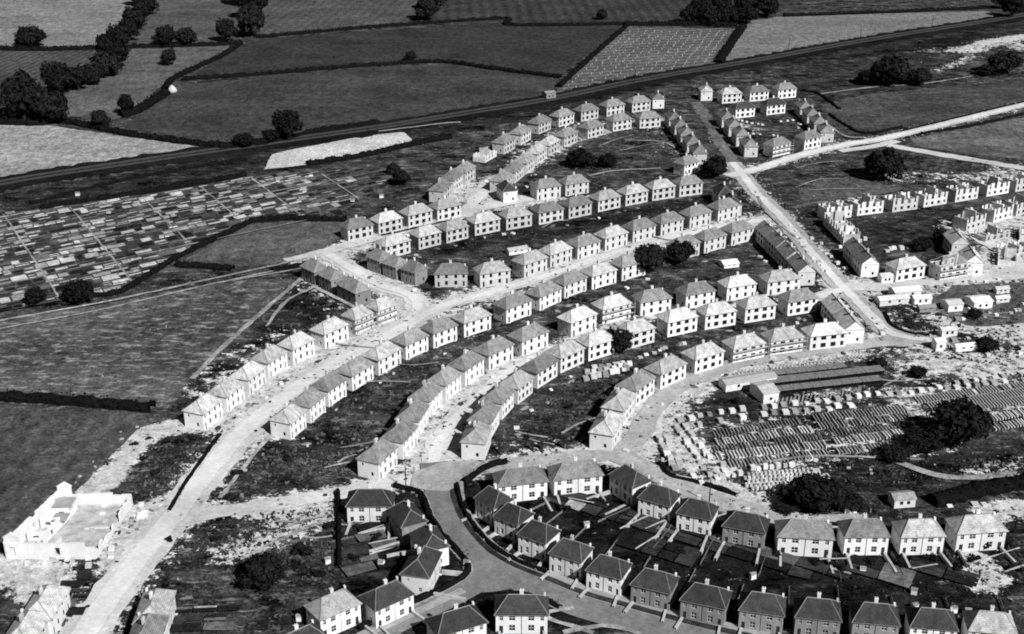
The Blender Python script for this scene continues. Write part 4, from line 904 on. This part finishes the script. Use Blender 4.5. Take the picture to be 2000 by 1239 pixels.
# ------------------------------------------------------------------ the concrete yard
def stone_mesh(d, mat, jig=.1, seed=0):
    r = random.Random(seed); mb = MB(); n_ = max(1, int(d[2]/.45))
    for k in range(n_): mb.box((r.uniform(-jig, jig), r.uniform(-jig, jig), d[2]*(k+.5)/n_), (d[0]*r.uniform(.92, 1.03), d[1]*r.uniform(.92, 1.03), d[2]/n_*.94), 0, r.uniform(-.03, .03))
    return mb.mesh('stack', mat)
sdir = ang((1500, 830), (1508, 843))
slab = {0: stone_mesh((4.0, .3, .55), M_dkconc, .03), 1: stone_mesh((4.0, .3, .55), M_conc, .03, 2), 2: stone_mesh((4.0, .3, .45), M_stock, .03, 3)}
BANDS = [([(1395,850),(1480,836),(1560,823)],2),([(1590,818),(1770,800)],0),([(1815,795),(2020,764)],2),([(1830,806),(2030,778)],1),([(1790,783),(2020,750)],0),([(1400,866),(1585,840)],1),([(1600,834),(1770,815)],0),([(1395,880),(1600,852)],2),([(1622,846),(1755,836)],2),
         ([(1400,893),(1612,869)],1),([(1630,864),(1760,848)],1),([(1425,908),(1615,886)],0),([(1635,882),(1785,866)],2),([(1936,818),(2040,800)],1),([(1940,836),(2040,820)],1)]
slabs = []
for pl, k in BANDS:
    R = resample(Gs(pl), 1.0)
    for p in R:
        if random.random() > .05: slabs.append((p, random.choice((0, 1, 2)) if random.random() < .15 else k))
slabs.sort(key=lambda s: s[0][1]); rest = MB()
for i, (p, k) in enumerate(slabs):
    if i < 290:
        o = bpy.data.objects.new('slab_stack', slab[k]); C.objects.link(o); o.location = (p[0], p[1], .01); o.rotation_euler = (0, 0, sdir+random.uniform(-.03, .03)); o.scale = (random.uniform(.9, 1.02), 1, random.uniform(.6, 1.4))
        tag(o, 'thin concrete slab stack standing in the close hatched rows of the yard', 'slab stack', 'slab stacks in close rows in the yard')
    else: rest.box((p[0], p[1], .28), (3.9, .3, .55), 0, sdir)
if rest.v: tag(rest.obj('slab_stacks', M_dkconc), 'far hatched rows of thin concrete slab stacks in the yard', 'slab stacks', kind='stuff')
bm_ = [stone_mesh((2.0, 1.75, 1.0), [M_conc, M_conc, M_conc, M_dkconc][s], .16, s) for s in range(4)]+[stone_mesh((1.5, 1.3, 1.1), M_conc, .1, 8)]
def stacks(px, step, label, grp, idx=(0, 1, 2, 3), jit=.5, hz=1.0, rz=None):
    Q = Gs(px); R = resample(Q, step); k = 0
    for i, p in enumerate(R):
        if random.random() < .08: continue
        o = bpy.data.objects.new('block_stack', bm_[random.choice(idx)]); C.objects.link(o); o.location = (p[0]+random.uniform(-jit, jit)*.6, p[1]+random.uniform(-jit, jit), 0)
        o.rotation_euler = (0, 0, (sdir if rz is None else rz)+random.uniform(-.12, .12)); s = random.uniform(.75, 1.1); o.scale = (s, s, hz*random.uniform(.6, 1.15))
        tag(o, label, 'block stack', grp)
stacks([(1328,823),(1400,808),(1500,797),(1600,786),(1700,773),(1800,766),(1900,745),(2000,733)], 3.3, 'white concrete block stack in the upper line above the hatched rows', 'upper line of white block stacks')
stacks([(1345,834),(1420,822),(1500,811),(1600,801),(1660,794)], 3.3, 'white concrete block stack in the lower line above the hatched rows', 'lower line of white block stacks')
stacks([(1850,760),(1920,752),(2000,745)], 3.2, 'white concrete block stack at the right end of the yard', 'white block stacks at the right end of the yard')
stacks([(1288,858),(1300,885),(1312,905),(1325,925)], 2.4, 'white block stack in the outermost column by the road', 'outermost column of block stacks', hz=1.4)
stacks([(1300,858),(1312,885),(1326,910)], 2.4, 'white block stack in the second column from the road', 'second column of block stacks', hz=1.4)
stacks([(1322,838),(1345,870),(1362,900),(1385,930)], 2.2, 'white block stack in the third column from the road', 'third column of block stacks', idx=(4, 0, 1))
stacks([(1338,835),(1362,868),(1385,895)], 2.0, 'white block stack in the ragged fourth column', 'ragged fourth column of block stacks', idx=(4, 4, 2))
stacks([(1356,935),(1375,950)], 2.6, 'large white block stack at the foot of the columns', 'stacks at the foot of the columns')
stacks([(1412,912),(1420,930),(1400,935)], 2.2, 'white block stack beside the pipe rows', 'stacks beside the pipe rows')
stacks([(1432,930),(1445,926)], 2.0, 'small white stack at the left end of the pipe rows', 'small stacks left of the pipes', idx=(4,)); stacks([(1468,918),(1495,914),(1545,911)], 1.8, 'small white stack along the top of the pipe rows', 'small stacks above the pipes', idx=(4,))
stacks([(1592,925),(1600,935),(1590,950),(1612,936)], 2.2, 'white block stack at the right end of the pipe rows', 'stacks right of the pipes'); stacks([(1515,962),(1530,963),(1552,962)], 2.4, 'white stack below the pipe rows', 'stacks below the pipes', idx=(4,))
stacks([(1145,742),(1180,735),(1222,722)], 2.2, 'upright white block in the bright heap between the crescents', 'blocks of the bright heap', hz=1.3); stacks([(1148,730),(1180,724),(1228,714)], 2.2, 'white block at the back of the bright heap between the crescents', 'back blocks of the bright heap')
stacks([(1160,720),(1215,712)], 2.4, 'white block on the far side of the bright heap', 'far blocks of the bright heap')
stacks([(1250,700),(1300,680)], 3, 'pale slab pile behind the crescent roofs', 'pale piles behind the crescent', idx=(4,), hz=.4); stacks([(1640,470+15),(1690,470)], 4, 'pale block pile beside the roofless terrace', 'piles beside the roofless terrace', idx=(4,))
stacks([(1733,492),(1745,486),(1775,488)], 2.5, 'white block pile behind the white roofed house', 'piles behind the white roofed house', hz=1.2)
stacks([(1845,968),(1900,962),(2000,945)], 3, 'pale pile in the line beside the hut road', 'piles in a line beside the hut road', idx=(4, 0), hz=.8); stacks([(1855,990),(1920,985)], 3.2, 'white low stack below the line of piles', 'low white stacks below the line', hz=.5)
stacks([(1490,245),(1460,240),(1440,235)], 3, 'pale heap in the middle of the top block', 'heaps in the top block', idx=(4,), hz=.6); stacks([(1525,238),(1555,236)], 3.5, 'pale heap in the right of the top block', 'heaps right in the top block', idx=(4,), hz=.5)
stacks([(1470,262),(1510,265)], 3.5, 'low pale heap before the near pair of the top block', 'heaps before the near pair', idx=(4,), hz=.5)
for q_, l_ in (([(1700,600),(1725,585)], 'by the crossroads corner'), ([(1780,565),(1850,556),(1990,548)], 'along the pale cross street'), ([(1870,628),(1930,615),(1990,612)], 'behind the large square hut'), ([(1870,668),(1900,665),(1960,650)], 'around the long thin hut'), ([(1700,625),(1720,650),(1735,668)], 'at the end of the cross street'),
               ([(1890,700),(1960,690),(2000,684)], 'on the dark ground right of the thin hut'), ([(1640,650),(1690,655)], 'beside the last crescent house'), ([(1590,470),(1620,500),(1650,530)], 'along the foot of the black terrace'), ([(1540,440),(1570,480),(1610,530)], 'beside the upper cross street')):
    stacks(q_, 3.4, 'pale builders stack '+l_, 'builders stacks '+l_, idx=(4, 4, 3), jit=2.2, hz=.8)
for q_, l_ in HALL: stacks(q_, 2.6, 'pale block stack '+l_, 'block stacks '+l_, idx=(4, 4, 1), jit=2.4, hz=.7)
for q_, l_ in (([(1900,98),(1960,84),(2000,80)], 'on the pale quarry ground'), ([(1890,600),(1990,590)], 'among the white huts at right')): stacks(q_, 5, 'pale heap of stone '+l_, 'pale heaps '+l_, idx=(4, 3), jit=3, hz=.5)
pm = MB()
for k in range(10): a, b = 2*math.pi*k/10, 2*math.pi*(k+1)/10; [pm.poly(q) for q in ([(.45*math.cos(a), .45*math.sin(a), 0), (.45*math.cos(b), .45*math.sin(b), 0), (.45*math.cos(b), .45*math.sin(b), 1), (.45*math.cos(a), .45*math.sin(a), 1)], [(.45*math.cos(a), .45*math.sin(a), 1), (.45*math.cos(b), .45*math.sin(b), 1), (.3*math.cos(b), .3*math.sin(b), 1), (.3*math.cos(a), .3*math.sin(a), 1)], [(.3*math.cos(b), .3*math.sin(b), 0), (.3*math.cos(a), .3*math.sin(a), 0), (.3*math.cos(a), .3*math.sin(a), 1), (.3*math.cos(b), .3*math.sin(b), 1)])]
pmesh = pm.mesh('pipe', M_conc)
for j, (xa, ya, xb, yb) in enumerate(((1462,930,1585,920),(1455,937,1590,927),(1462,944,1585,935),(1458,951,1580,943),(1470,957,1570,951))):
    for p in resample(Gs([(xa, ya), (xb, yb)]), 1.15):
        o = bpy.data.objects.new('concrete_pipe', pmesh); C.objects.link(o); o.location = (p[0], p[1], 0); s = random.uniform(.85, 1.05); o.scale = (s, s, s)
        tag(o, f'short upright concrete pipe, {ORD[j]} line from the back of the pipe rows', 'pipe', 'pipes standing in rows')
def timber(pa, pb, wd, ht, label):
    p, q = np.array(G(*pa)), np.array(G(*pb)); L = np.linalg.norm(q-p); rz = math.atan2(q[1]-p[1], q[0]-p[0]); c = (p+q)/2
    mb = MB(); n_ = int(L/3)
    for k in range(n_):
        for l in range(4):
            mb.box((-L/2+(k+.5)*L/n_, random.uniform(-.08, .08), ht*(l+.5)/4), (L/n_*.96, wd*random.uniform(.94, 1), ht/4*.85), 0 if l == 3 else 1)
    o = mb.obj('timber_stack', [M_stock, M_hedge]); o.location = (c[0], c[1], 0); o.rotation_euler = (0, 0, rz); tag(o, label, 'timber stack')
timber((1512,735), (1650,720), 3.0, 1.5, 'long low dark timber stack, uppermost of three in the yard'); timber((1500,752), (1722,727), 3.4, 1.7, 'long low dark timber stack, middle of three in the yard'); timber((1505,768), (1718,745), 3.0, 1.5, 'long low dark timber stack, lowest of three in the yard')
lean = MB()
for s in (-1, 1): lean.tube((s*.1, -.8, 0), (s*.1, .3, 2.0), .09, .07, 5)
lean.box((0, -.1, 1.3), (.28, 1.1, .1)); lm = lean.mesh('post', M_dkconc)
for px, lab, grp in (([(1440,735),(1530,722),(1640,707),(1690,700)], 'grey concrete post leaning in the fence like row above the timber', 'leaning posts above the timber'), ([(1520,790),(1600,780),(1680,768)], 'grey concrete post leaning below the timber stacks', 'leaning posts below the timber'), ([(1730,712),(1755,728)], 'grey concrete post leaning at the right end of the timber', 'leaning posts right of the timber')):
    for p in resample(Gs(px), 1.3):
        o = bpy.data.objects.new('concrete_post', lm); C.objects.link(o); o.location = (p[0], p[1], 0); o.rotation_euler = (0, 0, random.uniform(-.9, -.3)); tag(o, lab, 'post', grp)

# building clutter along the new streets
mound = []
for s in range(3):
    r = random.Random(40+s); mb = MB(); top = (0, 0, .9); ring = [(1.6*r.uniform(.7, 1.2)*math.cos(k*.785), 1.2*r.uniform(.7, 1.2)*math.sin(k*.785), -.03) for k in range(8)]; mid = [(x*.55, y*.55, .65*r.uniform(.7, 1.1)) for x, y, _ in ring]
    for k in range(8): k2 = (k+1) % 8; mb.poly([ring[k], ring[k2], mid[k2], mid[k]]); mb.poly([mid[k], mid[k2], top])
    mound.append(mb.mesh('heap', [plain('spoil_heap', (.22, .1, .04)[s], space='world', scale=2, var=.4)]))
n_h = 0
for x, y, rz, wd, kind, rf, wl, lab, grp in PLACED:
    if kind == 'old' or y > 900: continue
    for k in range(2):
        sx = random.uniform(-6, 6); sy = -random.uniform(5.5, 10); px_, py_ = x+sx*math.cos(rz)-sy*math.sin(rz), y+sx*math.sin(rz)+sy*math.cos(rz)
        if n_h >= 240: break
        n_h += 1; bright = random.random() < .3
        o = bpy.data.objects.new('block_pile' if bright else 'earth_heap', bm_[4] if bright else random.choice(mound)); C.objects.link(o); s = random.uniform(.5, 1.05)
        o.location = (px_, py_, 0.01); o.rotation_euler = (0, 0, random.uniform(0, 6)); o.scale = (s*1.2, s, s*.55)
        tag(o, ('small pale block pile' if bright else 'low earth heap')+' on the churned ground before an unfinished house', 'pile' if bright else 'heap', 'block piles before the houses' if bright else 'earth heaps before the houses')

def rubble(name, label, cat, spots, mats, s0, s1, leafy=False):
    rr = np.random.RandomState(len(spots)); mb = MB()
    for (x, y) in spots:
        s = rr.uniform(s0, s1); k = rr.randint(len(mats))
        if leafy:
            for _ in range(4):
                a = rr.uniform(0, 6.28); c = np.array((x+rr.uniform(-s, s), y+rr.uniform(-s, s), s*.35)); d = np.array((math.cos(a)*s*.6, math.sin(a)*s*.6, 0)); e = np.array((-d[1]*.4, d[0]*.4, s*.5))
                mb.poly([c-d-e, c+d-e*.8, c+d*.6+e, c-d*.7+e*.9], k)
        else: mb.box((x, y, s*.2), (s, s*rr.uniform(.3, .9), s*rr.uniform(.25, .55)), k, rr.uniform(0, 3.1))
    tag(mb.obj(name, mats), label, cat, kind='stuff')
M_tuft = plain('dry_grass', .09, space='world'); M_weed = plain('weeds', .03, space='world')
rs = []; rr = np.random.RandomState(3)
for x, y, r_, st_ in spoil_spots:
    if st_ > .2:
        for _ in range(9): rs.append((x+rr.normal()*5.5, y+rr.normal()*4.5))
for pts, hw, st in SP:
    R = resample(smooth(Gs(pts), 4), 3.0); Nn = normals(R)
    for p, n_ in zip(R, Nn):
        for _ in range(3 if st > .4 else 1):
            q = rr.choice((-1, 1))*rr.uniform(.65, 1.35)*hw; rs.append((p[0]+n_[0]*q+rr.normal(), p[1]+n_[1]*q+rr.normal()))
clear = [(x, y) for x, y, *_ in PLACED]; ca = np.array(clear)
rs = [p for p in rs if np.min(np.hypot(ca[:, 0]-p[0], ca[:, 1]-p[1])) > 5.5]
rubble('rubble', 'loose rubble, blocks and timber strewn along the new streets', 'rubble', rs, [M_dkconc, M_stock, M_stock, M_conc, M_weed], .3, 1.0)
ts = []
for poly, n_ in (([(1000,860),(1060,760),(1180,700),(1190,760),(1140,860),(1050,880)], 260), ([(640,720),(800,650),(900,640),(830,720),(760,800),(700,900),(520,900),(560,850)], 520), ([(430,960),(520,880),(690,880),(680,930)], 300),
                 ([(240,960),(300,880),(380,850),(420,850),(330,960)], 200), ([(340,1080),(450,1010),(650,990),(650,1130),(500,1150)], 380), ([(1490,380),(1560,320),(1980,310),(1980,350),(1700,390)], 300), ([(1300,930),(1460,940),(1600,900),(1990,880),(1990,930),(1600,960)], 260),
                 ([(1740,640),(1780,580),(1990,560),(1990,720),(1840,700)], 420), ([(480,690),(600,560),(720,600),(600,640)], 160), ([(1100,300),(1290,250),(1320,320),(1130,345)], 160), ([(840,470),(1480,370),(1480,395),(900,490)], 220),
                 ([(1250,930),(1700,990),(1990,1000),(1990,1239),(1500,1120)], 300), ([(600,330),(1060,230),(1380,160),(1380,190),(900,300)], 200), ([(1100,650),(1200,600),(1580,620),(1400,660),(1200,690)], 220)):
    Q = Gs(poly); xs_ = [p[0] for p in Q]; ys_ = [p[1] for p in Q]; k = 0
    while k < n_:
        p = (rr.uniform(min(xs_), max(xs_)), rr.uniform(min(ys_), max(ys_)))
        if inside(p, Q) : k += 1; ts.append(p)
ts = [p for p in ts if np.min(np.hypot(ca[:, 0]-p[0], ca[:, 1]-p[1])) > 6.5]
rubble('grass_tufts', 'tufts of weeds and dry grass on the rough ground', 'grass', ts, [M_weed, M_tuft, M_weed], .25, .7, True)

# garden paths, posts
for x, y, rz, wd, kind, rf, wl, lab, grp in PLACED:
    if kind != 'old': continue
    for s in (-1, 1):
        bxp = s*wd*.43; L = 4.6 if 'along the curved' in lab else random.uniform(6, 9); y0, y1 = -DD/2-.3, -DD/2-L
        P0 = (x+bxp*math.cos(rz)-y0*math.sin(rz), y+bxp*math.sin(rz)+y0*math.cos(rz)); P1 = (x+(bxp+s*.5)*math.cos(rz)-y1*math.sin(rz), y+(bxp+s*.5)*math.sin(rz)+y1*math.cos(rz))
        ribbon('garden_path', [P0, P1], -.27, .27, M_path, .04, step=2, world=True, h=.03)
    if 'curved tarred road' in lab or 'behind the tarred' in lab:
        yb = DD/2; W_ = wd/2+.6
        for k in range(2):  # cultivated back plot
            pass
for px in ([(1320,935),(1350,940)], [(1180,935),(1215,930)], [(1090,960),(1150,950)], [(1210,1040),(1300,1000)], [(1095,1050),(1040,1030)], [(1130,1090),(1080,1075)], [(1260,1040),(1330,1010)], [(1400,1060),(1440,1040)], [(700,1050),(790,1020)], [(720,1070),(790,1055)], [(680,1030),(760,1000)], [(1360,1030),(1420,1010)], [(1190,950),(1230,975)], [(1600,1100),(1660,1098)], [(1780,1118),(1830,1110)], [(1990,1078),(1890,1110)], [(1960,1125),(2000,1112)], 
           [(1110,980),(1160,990)], [(1240,1080),(1290,1050)]):
    ribbon('garden_path', px, -.22, .22, M_path, .15, step=2)

fi = 0
for x, y, rz, wd, kind, rf, wl, lab, grp in PLACED:
    if kind != 'old' or not ('curved tarred road' in lab or 'behind the tarred' in lab): continue
    back = 'curved tarred road' in lab; fi += 1; sg = 1 if back else -1; where = 'behind' if back else 'before'
    root = empty('garden_fence', (x, y, 0), rz); tag(root, f'low board fence {where} the {lab.split(", ")[-1].split(" ")[0]} house {"along the curved road" if back else "behind the gardens"}', 'fence')
    L = random.uniform(9, 13); m1 = MB(); m2 = MB(); x0 = wd/2+1.1
    for k in range(int(L/1.8)+1): m1.box((x0+.1*k*random.uniform(-.3, .3), sg*(DD/2+k*1.8), .5), (.1, .1, 1.0))
    m2.box((x0, sg*(DD/2+L/2), .6), (.05, L, .55)); m1.obj('fence_post', M_stock, root); m2.obj('fence_board', M_stock, root)
# posts and poles
def pole(px, py, h, label, mat=None, arm=True):
    x, y = G(px, py); root = empty('telegraph_pole', (x, y, 0), math.radians(75)); tag(root, label, 'pole', 'poles along the railway' if arm else None)
    mb = MB(); mb.tube((0, 0, 0), (0, 0, h), .17, .12, 6); mb.obj('mast', mat or M_pole, root)
    if arm:
        mb = MB()
        for k in (0, .6): mb.box((0, 0, h-.4-k), (2.0, .1, .12))
        mb.obj('crossarm', mat or M_pole, root)
for i, (x, y) in enumerate([(155,372),(347,338),(440,324),(737,262),(924,236),(1112,203),(1240,162),(1540,100),(1680,76),(1820,54)]):
    pole(x, y, 8.5, f'tarred telegraph pole, {ORD[i]} from the left along the railway')
pole(793, 958, 7, 'thin pole at the road junction below the crescents', None, False); pole(1385, 985, 7, 'thin pole beside the white pit by the yard road', None, False); pole(1981, 222, 6, 'white post beside the pale right road', M_lime, False); pole(1232, 1168, 6, 'thin pole on the curved pavement verge', None, False)
# pale posts standing on the verge between the junctions
fm = MB(); fm.box((0, 0, .7), (.3, .3, 1.4)); fm.box((0, 0, 1.45), (.4, .4, .1)); fme = fm.mesh('post', M_pole)
for x, y in [(975,883),(1040,880),(1058,878),(1100,875),(1150,868)]:
    o = bpy.data.objects.new('gate_post', fme); C.objects.link(o); o.location = (*G(x, y), 0); o.scale = (2.2, 2.2, 1.6); tag(o, 'dark stub post on the pale verge above the pair of old houses', 'post', 'stub posts on the pale verge')
